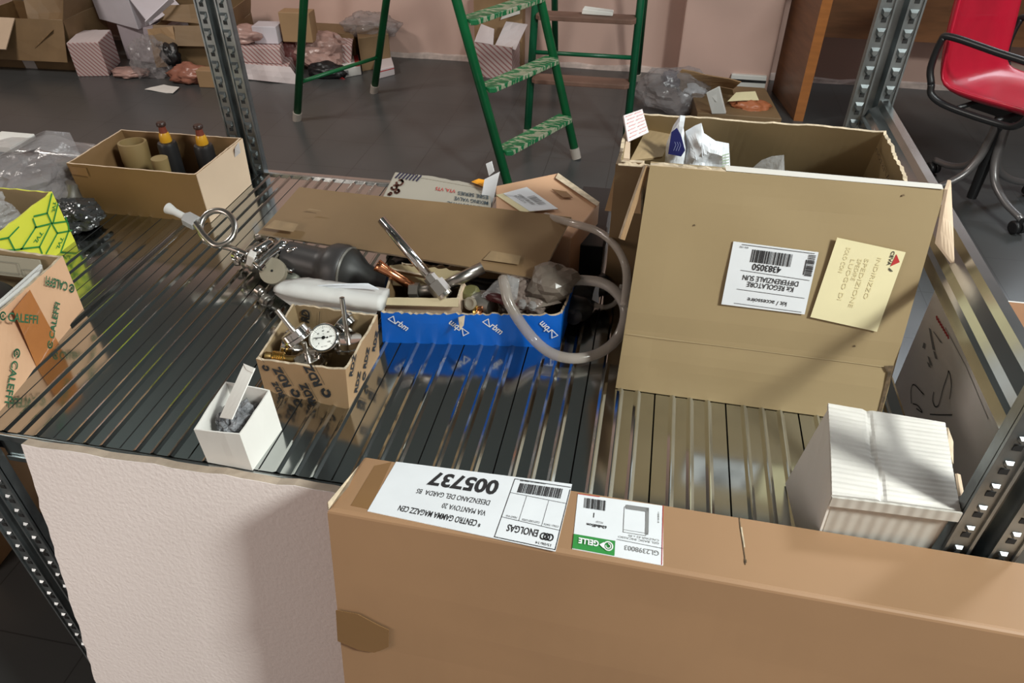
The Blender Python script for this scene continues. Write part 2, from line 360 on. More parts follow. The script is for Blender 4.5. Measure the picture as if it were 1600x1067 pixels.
# ---- flat prints: 2D artwork mapped on a frame O, U, W (metres)
TXT = {}
def text_geo(s, bold=0.0):
    if (s, bold) in TXT: return TXT[(s, bold)]
    cu = bpy.data.curves.new('t', 'FONT'); cu.body = s; cu.size = 1; cu.offset = bold; cu.resolution_u = 3
    cu.fill_mode = 'FRONT'
    o = bpy.data.objects.new('t', cu); C.objects.link(o); bpy.context.view_layer.update()
    me = o.evaluated_get(bpy.context.evaluated_depsgraph_get()).to_mesh()
    vs = [(v.co.x, v.co.y) for v in me.vertices]; fs = [tuple(p.vertices) for p in me.polygons]
    bpy.data.objects.remove(o); bpy.data.curves.remove(cu)
    TXT[(s, bold)] = (vs, fs); return vs, fs
class Art:
    def __init__(s, q=None, O=None, U=None, W=None, lift=0.0005, size=None):
        "q: 4 corner points (0,0) (1,0) (1,1) (0,1); size = its nominal width and height"
        if q is not None:
            s.q = [V(a) for a in q]; s.w = size[0] if size else (s.q[1] - s.q[0]).length; s.h = size[1] if size else (s.q[3] - s.q[0]).length
        else:
            O, U, W = V(O), V(U), V(W); s.w, s.h = U.length, W.length; s.q = [O, O + U, O + U + W, O + W]
        s.n = (s.q[1] - s.q[0]).cross(s.q[3] - s.q[0]).normalized()
        if s.n.dot(CAM - s.q[0]) < 0: s.n = -s.n
        s.lift = lift; s.mb = MB()
    def m(s, x, y, k=1):
        u, v = x / s.w, y / s.h
        return lerp(lerp(s.q[0], s.q[1], u), lerp(s.q[3], s.q[2], u), v) + s.n * s.lift * k
    def poly(s, pts, i=0, k=1): s.mb.add([s.m(x, y, k) for x, y in pts], [tuple(range(len(pts)))], i); return s
    def rect(s, x0, y0, x1, y1, i=0, k=1): return s.poly([(x0, y0), (x1, y0), (x1, y1), (x0, y1)], i, k)
    def line(s, pts, w, i=0, k=1):
        for (x0, y0), (x1, y1) in zip(pts, pts[1:]):
            l = math.hypot(x1 - x0, y1 - y0) or 1; nx, ny = -(y1 - y0) / l * w / 2, (x1 - x0) / l * w / 2
            ex, ey = (x1 - x0) / l * w * .3, (y1 - y0) / l * w * .3
            s.poly([(x0 + nx - ex, y0 + ny - ey), (x1 + nx + ex, y1 + ny + ey), (x1 - nx + ex, y1 - ny + ey), (x0 - nx - ex, y0 - ny - ey)], i, k)
        return s
    def ring(s, cx, cy, r, w, i=0, a0=0, a1=360, n=18, k=1, asp=1):
        p = [(cx + asp * r * math.cos(math.radians(a0 + (a1 - a0) * t / n)), cy + r * math.sin(math.radians(a0 + (a1 - a0) * t / n))) for t in range(n + 1)]
        return s.line(p, w, i, k)
    def text(s, t, x, y, h, i=0, bold=0.0, ang=0, width=None, k=1, anchor='l', shear=0):
        "h = capital height; width stretches the line to that width"
        vs, fs = text_geo(t, bold); mx = max(v[0] for v in vs); mn = min(v[0] for v in vs); sc = h / 0.70
        sx = sc if width is None else width / (mx - mn); c, sn = math.cos(math.radians(ang)), math.sin(math.radians(ang))
        off = {'l': -mn, 'c': -(mx + mn) / 2, 'r': -mx}[anchor]
        P = []
        for a, b in vs:
            a2, b2 = (a + off) * sx + shear * b * sc, b * sc; P.append(s.m(x + a2 * c - b2 * sn, y + a2 * sn + b2 * c, k))
        s.mb.add(P, fs, i); return s
    def bars(s, x0, y0, x1, y1, i=0, seed=1, vertical=False, n=34, k=1):
        rnd = random.Random(seed); L = (y1 - y0) if vertical else (x1 - x0); p = 0
        while p < L:
            wd = rnd.choice((1, 1, 2, 3)) * L / (n * 3); g = rnd.choice((1, 1, 2)) * L / (n * 3)
            if p + wd > L: break
            if vertical: s.rect(x0, y0 + p, x1, y0 + p + wd, i, k)
            else: s.rect(x0 + p, y0, x0 + p + wd, y1, i, k)
            p += wd + g
        return s
    def build(s, name, mats, parent): return s.mb.build(name, mats, parent) if s.mb.v else None
def sheet(name, q, m, parent, lift=0.0006):
    "thin sticker on a surface"
    q = [V(a) for a in q]; n = (q[1] - q[0]).cross(q[3] - q[0]).normalized()
    if n.dot(CAM - q[0]) < 0: n = -n
    return mk(name, q + [a + n * lift for a in q], [(0, 1, 2, 3), (4, 5, 6, 7), (0, 1, 5, 4), (1, 2, 6, 5), (2, 3, 7, 6), (3, 0, 4, 7)], m, parent)
# ==================================================================== THE ROOM
def struct(o): o['kind'] = 'structure'; return o
struct(box('floor', -6, 5, -2.5, 4.75, -0.05, 0, tile_m, bevel=0))
struct(box('wall_back', -6, 5, 4.75, 4.9, 0, 3.8, pinkw, bevel=0))
struct(box('wall_left', -6.1, -6, -2.5, 4.9, 0, 3.8, side_m, bevel=0))
struct(box('wall_right', 5, 5.1, -2.5, 4.9, 0, 3.8, side_m, bevel=0))
struct(box('ceiling', -6.1, 5.1, -2.5, 4.9, 3.8, 3.9, ceil_m, bevel=0))
pl = struct(box('trim_1', 0.125, 0.655, 4.50, 4.75, 0.0, 3.8, pinkw, bevel=0.01))
# rough plaster fillet where wall meets floor
mb = MB(); n = 90
rnd = random.Random(3); pv = []
for i in range(n + 1):
    x = -6 + 11 * i / n; h = 0.012 + 0.022 * rnd.random(); pv += [(x, 4.752, 0), (x, 4.738 - 0.012 * rnd.random(), 0), (x, 4.74, h), (x, 4.752, h + 0.01)]
f = []
for i in range(n):
    a = i * 4; f += [(a, a + 1, a + 5, a + 4), (a + 1, a + 2, a + 6, a + 5), (a + 2, a + 3, a + 7, a + 6)]
struct(mk('baseboard_back', pv, f, mat('plaster_crumb', (0.50, 0.40, 0.36), 0.9, vary=0.2, vscale=20)))

# ==================================================================== STEEL SHELVING
DZ = 0.9
rack = thing('steel_shelving', (-0.2, 0.82, 0), 'galvanised steel rack with punched corner uprights and one ribbed shelf', 'shelving')
def upright(x0, x1, y, lug=1.0, name='upright'):
    mb = MB(); W = x1 - x0; s = W / 0.058; g0, g1 = x0 + 0.024 * s, x0 + 0.034 * s; th = 0.0025; top = 2.05
    fl = 0.0
    # front face: flange, groove, flange ; sides going back
    segs = [((x0, y), (g0 - 0.003, y)), ((g0 - 0.003, y), (g0, y + 0.014)), ((g0, y + 0.014), (g1, y + 0.014)), ((g1, y + 0.014), (g1 + 0.003, y)), ((g1 + 0.003, y), (x1, y)),
            ((x0, y), (x0, y + 0.014)), ((x1, y), (x1, y + 0.014))]
    for (a, b), (c, d) in segs:
        e = V((c - a, d - b, 0)).normalized(); nn = V((-e.y, e.x, 0)) * th
        if abs(e.y) > 0.9 and a == x0: nn = V((th, 0, 0))
        if abs(e.y) > 0.9 and a == x1: nn = V((-th, 0, 0))
        q = [V((a, b, 0)), V((c, d, 0)), V((c, d, 0)) + nn, V((a, b, 0)) + nn]
        mb.hexa(q, [p + V((0, 0, top)) for p in q], 0)
    # rolled lips at the outer edges and by the groove
    for xx in (x0 + 0.001, g0 - 0.004, g1 + 0.004, x1 - 0.001):
        mb.box(xx - 0.0013, xx + 0.0013, y - 0.0022, y + 0.001, 0, top, 0)
    for cx in ((x0 + g0) / 2 - 0.001, (g1 + x1) / 2 + 0.001):
        z = 0.03; hw = 0.0062
        while z < top - 0.05:
            # dark slot with a pressed keyhole lug above it
            mb.box(cx - hw * .55, cx + hw * .55, y - 0.0006, y + 0.001, z - 0.0050, z + 0.001, 1)
            pr = [(-hw, 0.014), (hw, 0.014), (hw, 0.006), (0.25 * hw, 0.0), (-0.25 * hw, 0.0), (-hw, 0.006)]
            pr = [(a * lug, .005 + (h - .005) * lug) for a, h in pr]
            b = [V((cx + a, y - 0.0004, z + h)) for a, h in pr]; t = [V((cx + a * .6, y - 0.0042 * (.4 + .6 * lug), z + 0.006 + (h - 0.006) * .5)) for a, h in pr]
            mb.add(b + t, [(6, 7, 8, 9, 10, 11)] + [(k, (k + 1) % 6, 6 + (k + 1) % 6, 6 + k) for k in range(6)], 0)
            z += 0.0265
    return mb.build(name, [post_m, slot_m], rack)
upright(-0.755, -0.697, 0.462, 0.55); upright(0.296, 0.354, 0.462, 0.55)
upright(-0.755, -0.697, 1.172, 1); upright(0.296, 0.354, 1.172, 1)
def deck(x0, x1, y0, y1, ph):
    "planks 83 mm wide, three raised ribs each"
    pr = []; x = x0; k = 0; P = 0.0835
    px = ph
    while px > x0 + P: px -= P
    px -= P
    while px < x1:
        pr += [(px - 0.0009, 0, 1), (px - 0.0008, -0.004, 1), (px + 0.0008, -0.004, 1), (px + 0.0009, 0, 0)]
        for j in (1, 2, 3):
            c = px + P * j / 4
            for a, b in ((-0.0042, 0), (-0.0026, 0.0009), (-0.0012, 0.0017), (0, 0.0020), (0.0012, 0.0017), (0.0026, 0.0009), (0.0042, 0)):
                pr.append((c + a, b, 0))
        px += P
    pr = [p for p in pr if x0 <= p[0] <= x1]; pr = [(x0, 0, 0)] + pr + [(x1, 0, 0)]
    vs = []; fs = []; mi = []; ys = [y0 + (y1 - y0) * t / 6 for t in range(7)]
    for y in ys:
        for (a, b, c) in pr: vs.append((a, y, DZ + b))
    W = len(pr)
    for j in range(6):
        for i in range(W - 1):
            fs.append((j * W + i, j * W + i + 1, (j + 1) * W + i + 1, (j + 1) * W + i)); mi.append(1 if pr[i][2] and pr[i + 1][2] else 0)
    mb = MB(); mb.v = [V(v) for v in vs]; mb.f = fs; mb.mi = mi
    mb.box(x0, x1, y0, y0 + 0.0015, DZ - 0.03, DZ - 0.0005, 0); mb.box(x0, x1, y1 - 0.0015, y1, DZ - 0.03, DZ - 0.0005, 0)
    mb.box(x0, x1, y0, y1, DZ - 0.014, DZ - 0.0125, 0)
    return mb.build('shelf_deck', [deck_m, seam_m], rack)
deck(-0.742, 0.335, 0.482, 1.168, -0.2055)
deck(-2.2, -0.746, 0.482, 1.168, -0.2055)
box('deck_joint_lip', -0.7475, -0.7405, 0.482, 1.168, DZ - 0.02, DZ + 0.0045, deck_m, rack, bevel=0.0015)
def beam(name, x0, x1, y0, y1, z0, z1):
    mb = MB(); mb.box(x0, x1, y0, y1, z0, z1)
    mb.box(x0, x1, y0 - 0.003, y0, z1 - 0.010, z1); mb.box(x0, x1, y0 - 0.003, y0, z0, z0 + 0.008)
    return mb.build(name, steel, rack, bevel=0.0008)
beam('front_beam', -0.697, 0.296, 0.4798, 0.4815, DZ - 0.045, DZ - 0.001)
beam('front_beam', -2.2, -0.755, 0.4798, 0.4815, DZ - 0.045, DZ - 0.001)
beam('rear_beam', -0.697, 0.296, 1.1705, 1.182, DZ - 0.04, DZ + 0.004)
beam('rear_beam', -2.2, -0.755, 1.1705, 1.182, DZ - 0.04, DZ + 0.004)
box('unseen_shade_deck', -2.2, 0.354, 0.462, 1.214, 2.0, 2.03, steel, rack)  # unseen shelf overhead, added to darken the middle of the deck
# raised side rail between the right-hand uprights (a stepped channel)
mb = MB(); prf = [(0.314, 1.068), (0.3165, 1.068), (0.3165, 1.080), (0.324, 1.082), (0.326, 1.090), (0.338, 1.096), (0.340, 1.104), (0.346, 1.106), (0.346, 1.110), (0.336, 1.109), (0.333, 1.100), (0.322, 1.094), (0.319, 1.085), (0.314, 1.083)]
a = [V((x, 0.478, z)) for x, z in prf]; b = [V((x, 1.172, z)) for x, z in prf]; n = len(prf)
mb.add(a + b, [(k, (k + 1) % n, n + (k + 1) % n, n + k) for k in range(n)] + [tuple(range(n))[::-1], tuple(range(n, 2 * n))])
mb.build('side_rail', steel, rack)

# ==================================================================== FOREGROUND
# plasterboard offcut leaning on the shelf front
def lean(p, k, s=0.176): return V(p) + V((0, -s, -1)) * k
pb = thing('plasterboard_offcut', (-0.42, 0.33, 0), 'pale pink plasterboard sheet leaning upright against the front of the shelf', 'plasterboard')
tl = V((-0.648, 0.464, 0.904)); tr = V((-0.16, 0.464, 0.904)); n = V((0, 1, -0.176)).normalized() * 0.0125
H = 0.9 / 1
def pbm(name, y_off, th, m):
    N = 60; rr = random.Random(5); vs = []
    for s in (0, 1):
        rr.seed(5)
        for j in range(N + 1):
            k = 0.903 * j / N; jag = (rr.random() - .5) * 0.0035
            xl = tl.x - 0.028 * k + jag
            for i in range(25):
                u = i / 24; x = xl + (tr.x - xl) * u
                kk = k + (0.0012 * math.sin(i * 3.1) + 0.0012 * math.sin(i * 7.7) if j == 0 else 0)
                vs.append(lean((x, tl.y, tl.z), kk) + n * ((y_off + th * s) / 0.0125))
    W = 25; K = W * (N + 1); fs = []
    for j in range(N):
        for i in range(24):
            a = j * W + i; fs += [(a, a + 1, a + 1 + W, a + W), (K + a, K + a + W, K + a + 1 + W, K + a + 1)]
    for i in range(24): fs += [(i, K + i, K + i + 1, i + 1), (N * W + i, N * W + i + 1, K + N * W + i + 1, K + N * W + i)]
    for j in range(N): fs += [(j * W, (j + 1) * W, K + (j + 1) * W, K + j * W), (j * W + 24, K + j * W + 24, K + (j + 1) * W + 24, (j + 1) * W + 24)]
    return mk(name, vs, fs, m, pb)
pbm('gypsum_core', 0.0008, 0.0112, plaster_edge); pbm('paper_face', 0, 0.0008, plaster)

# long flat carton
lc = thing('long_flat_carton', (0.15, 0.25, 0), 'long brown carton standing on edge before the shelf with white shipping labels on top', 'carton')
zf, zb = 0.976, 0.963
A0 = Z(511, 796, zf); B0 = Z(1600, 991, zf); C0 = Z(1600, 881, zb); D0 = Z(567, 714, zb)
e = 1.35
B1 = A0 + (B0 - A0) * e; C1 = D0 + (C0 - D0) * e
top4 = [A0, B1, C1, D0]; bot4 = [lean(p, zf if i < 2 else zb, 0.2) for i, p in enumerate(top4)]
bot4 = [V((p.x + 0.005, p.y, 0)) for p in bot4]
N1 = 40; mbx = MB()
def grid(q, nx, ny, i=0, amp=0.0, seed=0):
    n = (q[1] - q[0]).cross(q[3] - q[0]).normalized(); vs = []
    for j in range(ny + 1):
        for k in range(nx + 1):
            u, v = k / nx, j / ny; ed = min(1, min(u, 1 - u) * 12) * min(1, min(v, 1 - v) * 5)
            p = lerp(lerp(q[0], q[1], u), lerp(q[3], q[2], u), v); vs.append(p + n * amp * ed * noise.noise(p * 5 + V((seed, 0, 0))))
    mbx.add(vs, [(j * (nx + 1) + k, j * (nx + 1) + k + 1, (j + 1) * (nx + 1) + k + 1, (j + 1) * (nx + 1) + k) for j in range(ny) for k in range(nx)], i)
grid([bot4[0], bot4[1], top4[1], top4[0]], 40, 24, 0, 0.006, 1); grid(top4, 40, 4, 0, 0.0)
grid([bot4[2], bot4[3], top4[3], top4[2]], 20, 4); grid([bot4[3], bot4[0], top4[0], top4[3]], 4, 12); grid([bot4[1], bot4[2], top4[2], top4[1]], 4, 12)
grid([bot4[0], bot4[3], bot4[2], bot4[1]], 4, 2)
body = mbx.build('body', card_long, lc, smooth=False)
bm = bmesh.new(); bm.from_mesh(body.data); bmesh.ops.remove_doubles(bm, verts=bm.verts, dist=0.0004); bmesh.ops.recalc_face_normals(bm, faces=bm.faces); bm.to_mesh(body.data); bm.free()
bv = body.modifiers.new('b', 'BEVEL'); bv.width = 0.004; bv.segments = 3; bv.limit_method = 'ANGLE'; bv.angle_limit = math.radians(50)
nT = (top4[1] - top4[0]).cross(top4[3] - top4[0]).normalized()
def T(px, py, k=0.0): return onp(px, py, A0 + nT * k, nT)
# label 1 (upside down from the camera)
tapef = sheet('brown_tape', [T(585, 728), T(612, 722), T(577, 796), T(548, 790)], tape_m, lc, 0.0003)
q1 = [T(868, 862), T(574, 799), T(619, 722), T(894, 757)]         # its reading frame: left, right, top right, top left... U goes to image left
lab = sheet('shipping_label', q1, paper, lc)
a = Art([q1[3], q1[2], q1[1], q1[0]], size=(0.28, 0.10), lift=0.0010)
a = Art([T(894, 757), T(619, 722), T(574, 799), T(868, 862)], size=(0.28, 0.10), lift=0.0010)
# reading frame: origin at image upper right, x to image left, y to image down (text stands upside down)
a.line([(0.001, 0.010), (0.001, 0.0985), (0.088, 0.0985), (0.088, 0.004), (0.001, 0.006)], 0.0010)
a.line([(0.001, 0.032), (0.088, 0.028)], 0.0006); a.line([(0.001, 0.072), (0.088, 0.068)], 0.0006); a.line([(0.001, 0.0985), (0.088, 0.0985)], 0.0010)
a.line([(0.028, 0.031), (0.028, 0.071)], 0.0005); a.line([(0.062, 0.029), (0.062, 0.069)], 0.0005)
a.bars(0.012, 0.010, 0.078, 0.026, seed=4, n=40); a.bars(0.040, 0.005, 0.080, 0.0065, seed=9, n=30)
a.text('ENOLGAS', 0.030, 0.077, 0.010, bold=0.015, width=0.045)
for k in range(3):
    a.ring(0.012 + 0.0048 * k, 0.084, 0.0042, 0.0018, a0=90, a1=270, n=8); a.ring(0.012 + 0.0048 * k, 0.084, 0.0042, 0.0018, a0=-90, a1=90, n=8)
a.text('005737', 0.108, 0.012, 0.0235, bold=0.035, width=0.108)
a.text('DESENZANO DEL GARDA  BS', 0.112, 0.046, 0.0085, width=0.113)
a.text('VIA MANTOVA 20', 0.112, 0.063, 0.0085, width=0.066)
a.text('* CENTRO GAMMA MAGAZZ CEN', 0.113, 0.080, 0.0095, bold=0.012, width=0.125)
a.text('COLLI / DATA', 0.004, 0.066, 0.0028, width=0.022); a.text('CUST/ORD CODE', 0.032, 0.065, 0.0028, width=0.026); a.text('PESO KG', 0.066, 0.064, 0.0028, width=0.016)
a.text('15/06/14', 0.008, 0.0925, 0.0035, width=0.022)
a.build('label_print', [ink], lab)
# label 2
lab2 = sheet('product_label', [T(1036, 884), T(894, 858), T(903, 772), T(1036, 791)], paper, lc)
a = Art([T(1036, 791), T(903, 772), T(894, 858), T(1036, 884)], size=(0.132, 0.093), lift=0.0010)
a.rect(0.070, 0.070, 0.132, 0.0925, 1); a.rect(0.098, 0.0, 0.132, 0.0012, 2); a.line([(0, 0.0), (0.002, 0.093)], 0.001, 2)
a.text('GELLE', 0.094, 0.076, 0.0085, 3, bold=0.03, width=0.030, k=2)
a.ring(0.080, 0.081, 0.0065, 0.0018, 3, k=2); a.ring(0.080, 0.081, 0.0035, 0.0015, 3, k=2, a0=0, a1=270); a.poly([(0.0865, 0.076), (0.093, 0.081), (0.0865, 0.086)], 3, 2)
a.text('GL2398003', 0.006, 0.074, 0.0072, 4, bold=0.008, width=0.050); a.line([(0.0, 0.069), (0.068, 0.067)], 0.0006)
a.text('GEL BASIC INCASSO', 0.006, 0.061, 0.0032, 4, width=0.060); a.text('CALDAIA 63 x 85', 0.006, 0.0565, 0.0032, 4, width=0.045)
a.line([(0.022, 0.048), (0.022, 0.008), (0.055, 0.008), (0.059, 0.013), (0.059, 0.054), (0.026, 0.054), (0.022, 0.048)], 0.0008, 4)
a.rect(0.022, 0.008, 0.057, 0.015, 4); a.rect(0.022, 0.008, 0.0265, 0.052, 4); a.line([(0.022, 0.050), (0.058, 0.050)], 0.0006, 4)
a.bars(0.088, 0.006, 0.122, 0.024, seed=8, n=22); a.text('1', 0.104, 0.030, 0.0085); a.text('PEZZI', 0.090, 0.043, 0.0030, 4); a.text('63x8x85cm', 0.084, 0.049, 0.0045, 0, bold=0.03, width=0.030)
a.bars(0.006, 0.012, 0.008, 0.030, 4, vertical=True, n=10)
a.build('label_print', [ink, green_print, ink_red, white_print, ink_grey], lab2)
# slit in the top
a = Art([T(1140, 800), T(1180, 806), T(1180, 890), T(1140, 884)], size=(0.04, 0.07), lift=0.0006)
a.line([(0.0150, 0.006), (0.0165, 0.020), (0.0205, 0.040), (0.0235, 0.056), (0.0245, 0.066)], 0.0016, 0); a.line([(0.018, 0.020), (0.0225, 0.044)], 0.0035, 1, k=0.6); a.rect(0.0225, 0.060, 0.0265, 0.064, 0)
a.build('slit', [fluted, card_edge], lc)
# tape scrap on the front
nF = (bot4[1] - bot4[0]).cross(top4[0] - bot4[0]).normalized()
def Fp(px, py): return onp(px, py, A0 - nF * 0.001 * (1 if nF.y > 0 else -1), nF)
pts = [Fp(*p) for p in ((526, 951), (560, 957), (588, 972), (609, 982), (608, 1008), (600, 1012), (586, 1017), (562, 1013), (529, 999))]
nn = nF if nF.dot(CAM - A0) > 0 else -nF
mk('brown_tape', [p + nn * 0.0015 for p in pts] + [p + nn * 0.0022 for p in pts], [tuple(range(9)), tuple(range(9, 18))] + [(k, (k + 1) % 9, 9 + (k + 1) % 9, 9 + k) for k in range(9)], tape_m, lc)
# torn corner fold on the left end
panel('crushed_corner', [Z(514, 797, zf) + V((0, 0, .001)), Z(545, 760, zf), Z(560, 728, 0.967), Z(520, 790, zf) + V((-.004, 0, .004))], 0.002, card_edge, lc)

# ==================================================================== BIG CARTONS ON THE RIGHT
kit = thing('tall_brown_carton', (0.15, 0.72, DZ), 'big tan carton leaning back on the shelf with white barcode label and yellow sticker', 'carton')
KBL, KBR = V((-0.003, 0.688, 0.9)), V((0.301, 0.682, 0.9)); KTL, KTR = V((0.006, 0.750, 1.165)), V((0.301, 0.750, 1.165))
nK = (KBR - KBL).cross(KTL - KBL).normalized()
if nK.y > 0: nK = -nK
th = 0.024
kb = [KBL, KBR, KBR - nK * th, KBL - nK * th]; kt = [KTL, KTR, KTR - nK * th, KTL - nK * th]
for p in kb: p.z = 0.901
mbx = MB()
def Kp(px, py): return onp(px, py, KBL, nK)
# face in rows with the slightly broken crease
NX, NY = 26, 24; vs = []
cr = (Kp(974, 520) - KBL).length / (KTL - KBL).length
for j in range(NY + 1):
    for i in range(NX + 1):
        u, v = i / NX, j / NY; p = lerp(lerp(kb[0], kb[1], u), lerp(kt[0], kt[1], u), v)
        d = -max(0, 0.012 * (1 - abs(v - cr) / 0.10)) * 0.12 + 0.003 * noise.noise(V((u * 3, v * 3, 2))) * min(1, 8 * min(u, 1 - u, v, 1 - v))
        if i in (0, NX) or j == 0: d = min(d, 0)
        vs.append(p + nK * d)
mbx.add(vs, [(j * (NX + 1) + i, j * (NX + 1) + i + 1, (j + 1) * (NX + 1) + i + 1, (j + 1) * (NX + 1) + i) for j in range(NY) for i in range(NX)])
mbx.add([kb[1], kb[2], kt[2], kt[1]], [(0, 1, 2, 3)]); mbx.add([kb[2], kb[3], kt[3], kt[2]], [(0, 1, 2, 3)]); mbx.add([kb[3], kb[0], kt[0], kt[3]], [(0, 1, 2, 3)])
mbx.add(kt, [(0, 1, 2, 3)]); mbx.add(kb, [(0, 1, 2, 3)])
ko = mbx.build('body', card_kit, kit)
a = Art([KBL, KBR, KTR, KTL], lift=0.001); W = a.w; hC = a.h * cr
a.line([(0.004, hC), (W * .35, hC - .001), (W - 0.012, hC - .002)], 0.0006, 0)
a.poly([(W - .012, hC - .001), (W - .001, hC + .001), (W - .001, hC - .006), (W - .007, hC - .008)], 1)
a.poly([(W - .0010, 0), (W - .0010, hC - .004), (W - .006, hC - .008), (W - .004, 0.0)], 1)
for (px, py) in ((1407, 321), (1075, 355), (1150, 362), (1330, 552)):
    p = Kp(px, py) - KBL; x = p.dot((KBR - KBL).normalized()); y = p.dot((KTL - KBL).normalized()); a.poly([(x, y), (x + .003, y + .0006), (x + .002, y + .0024), (x + .0005, y + .002)], 1)
a.build('crease_and_tears', [crease_m, fluted], kit)
# white insert sheets on the top edge
up = (KTL - KBL).normalized()
panel('white_insert', [Kp(1135, 268) - nK * .004, Kp(1476, 297) - nK * .004, Kp(1474, 290) - nK * .0045, Kp(1133, 260) - nK * .0045], 0.004, white_card, kit)
panel('torn_edge', [Kp(1016, 262) - nK * .002, Kp(1135, 272) - nK * .002, Kp(1134, 264) - nK * .002, Kp(1016, 254) - nK * .002], 0.010, card_edge, kit, nx=16, rag=0.6)
# white label, upside down
lq = [Kp(1261, 384 + 8), Kp(1146, 377), Kp(1127, 475), Kp(1257, 492)]
lq = [Kp(1279, 394), Kp(1146, 377), Kp(1127, 475), Kp(1257, 491)]
lab = sheet('white_label', lq, paper, kit)
a = Art(lq, size=(0.094, 0.076), lift=0.0011)
a.line([(0.004, 0.002), (0.084, 0.002)], 0.0006); a.bars(0.027, 0.006, 0.073, 0.021, seed=3, n=30)
a.text('4383050', 0.036, 0.0225, 0.0075, bold=0.02, width=0.032); a.bars(0.002, 0.004, 0.010, 0.030, seed=5, vertical=True, n=20)
a.rect(0.0105, 0.010, 0.0115, 0.028, 0); a.text('456.102', 0.076, 0.004, 0.002, width=0.010)
a.line([(0.003, 0.034), (0.080, 0.032)], 0.0005); a.text('DIFFERENZIALE SUN', 0.014, 0.037, 0.0062, bold=0.008, width=0.062); a.text('Kit REGOLATORE', 0.018, 0.0445, 0.0062, bold=0.008, width=0.052)
a.line([(0.004, 0.056), (0.080, 0.055)], 0.0005); a.text('kit / accessoire', 0.022, 0.0635, 0.0055, bold=0.006, width=0.044); a.line([(0.004, 0.0735), (0.080, 0.0725)], 0.0005)
a.build('label_print', [ink], lab)
yq = [Kp(1415, 394), Kp(1308, 371), Kp(1266, 495), Kp(1370, 518)]
lab = sheet('yellow_sticker', yq, paper_y, kit)
a = Art(yq, size=(0.085, 0.098), lift=0.0011)
a.poly([(0.010, 0.004), (0.003, 0.012), (0.012, 0.019)], 1); a.text('CEVA', 0.0165, 0.0015, 0.004, 0, bold=0.02, ang=90, width=0.017); a.line([(0.013, 0.021), (0.0075, 0.024)], 0.0008, 0); a.line([(0.013, 0.0225), (0.009, 0.0245)], 0.0008, 0)
a.text('SPEDIRE', 0.052, 0.018, 0.005, 2, ang=90, width=0.026); a.text('SOLO CON', 0.070, 0.008, 0.005, 2, ang=90, width=0.03)
a.text('SPEDIZIONE', 0.044, 0.016, 0.005, 2, ang=90, width=0.06); a.text('LUOGO DI', 0.060, 0.020, 0.005, 2, ang=90, width=0.05); a.text('INDIRIZZO', 0.030, 0.012, 0.005, 2, ang=90, width=0.05)
a.build('sticker_print', [ink, ink_red, ink_ochre], lab)
# bent side flap at the right edge
panel('side_flap', [KTR + nK * .001, KTR + V((0.006, 0.014, 0.004)), X(1487, 413, 0.325), X(1461, 380, 0.306)], 0.003, card_pale, kit, nx=4, ny=4, warp=.003)
# hanging torn flap at the left edge
panel('torn_flap', [Y(1008, 258, 0.752), Y(1014, 262, 0.757), Y(974, 374, 0.735), Y(967, 372, 0.735)], 0.003, card, kit, nx=2, ny=6, warp=.004, mi_side=card_edge)

bx = thing('open_carton', (0.13, 0.92, DZ), 'open brown carton behind the leaning flat one, white bags and a striped flap inside', 'carton')
ob = [V((-0.036, 0.889, 0.9)), V((0.290, 0.875, 0.9)), V((0.292, 1.045, 0.9)), V((-0.036, 1.045, 0.9))]
ot = [Z(966, 251, 1.170), Z(1420, 282, 1.165), Z(1385, 204, 1.165), Z(990, 174, 1.165)]
ot[0] = Z(962, 256, 1.150); ot[1] = Z(1421, 287, 1.150)
carton(bx, ob, ot, 0.004, [card_brown, card_kit, card_edge], nx=30, rag=0.003, warp=0.003)
# striped paper flap folded over the left rear corner
def zz(pts, z): return [Z(px, py, z) for px, py in pts]
fl = [Z(1002, 172, 1.172), Z(1012, 208, 1.168), Z(980, 223, 1.166), Z(973, 182, 1.172)]
st = panel('striped_flap', [Z(973, 182, 1.174), Z(1002, 172, 1.172), Z(1012, 208, 1.155), Z(980, 223, 1.155)], 0.002, stripe_fl, bx, nx=4, ny=4)
a = Art([Z(973, 182, 1.174), Z(1002, 172, 1.172), Z(1012, 208, 1.155), Z(980, 223, 1.155)], size=(0.03, 0.03), lift=0.0032)
for k in range(7): a.text('Riello  Riello', 0.002 + 0.002 * (k % 2), 0.002 + 0.0040 * k, 0.0012, 0, width=0.025, shear=.3)
a.build('print', [ink_red], st)
panel('inner_flap', [Z(985, 250, 1.135), Z(1035, 245, 1.125), Z(1052, 208, 1.135), Z(1010, 202, 1.140)], 0.003, card_in, bx, nx=4, ny=3, warp=.003)
panel('torn_strip', [Z(974, 248, 1.160), Z(984, 249, 1.160), Z(985, 222, 1.163), Z(978, 220, 1.163)], 0.003, card_pale, bx, nx=2, ny=4, warp=.003)
panel('outer_torn_flap', [Y(944, 330, 0.84), Y(1000, 335, 0.80), Y(1004, 254, 0.786), Y(966, 252, 0.79)], 0.004, card, bx, nx=5, ny=6, warp=.004, mi_side=card_edge)
panel('ragged_flute_edge', [Z(966, 258, 1.151), Z(1130, 270, 1.151), Z(1130, 264, 1.156), Z(966, 249, 1.156)], 0.003, card_edge, bx, nx=30, rag=.8)
a = Art([ot[1] + V((-.006, .004, -.035)), ot[2] + V((-.006, -.004, -.035)), ot[2] + V((-.006, -.004, -.004)), ot[1] + V((-.006, .004, -.004))], lift=0.0006)
a.text('Ariston', 0.03, 0.012, 0.007, 0, width=0.07, shear=.3); a.rect(0.115, 0.012, 0.128, 0.026, 1); a.rect(0.119, 0.014, 0.124, 0.024, 2, 2)
a.build('side_print', [fluted, paper, ink], bx)
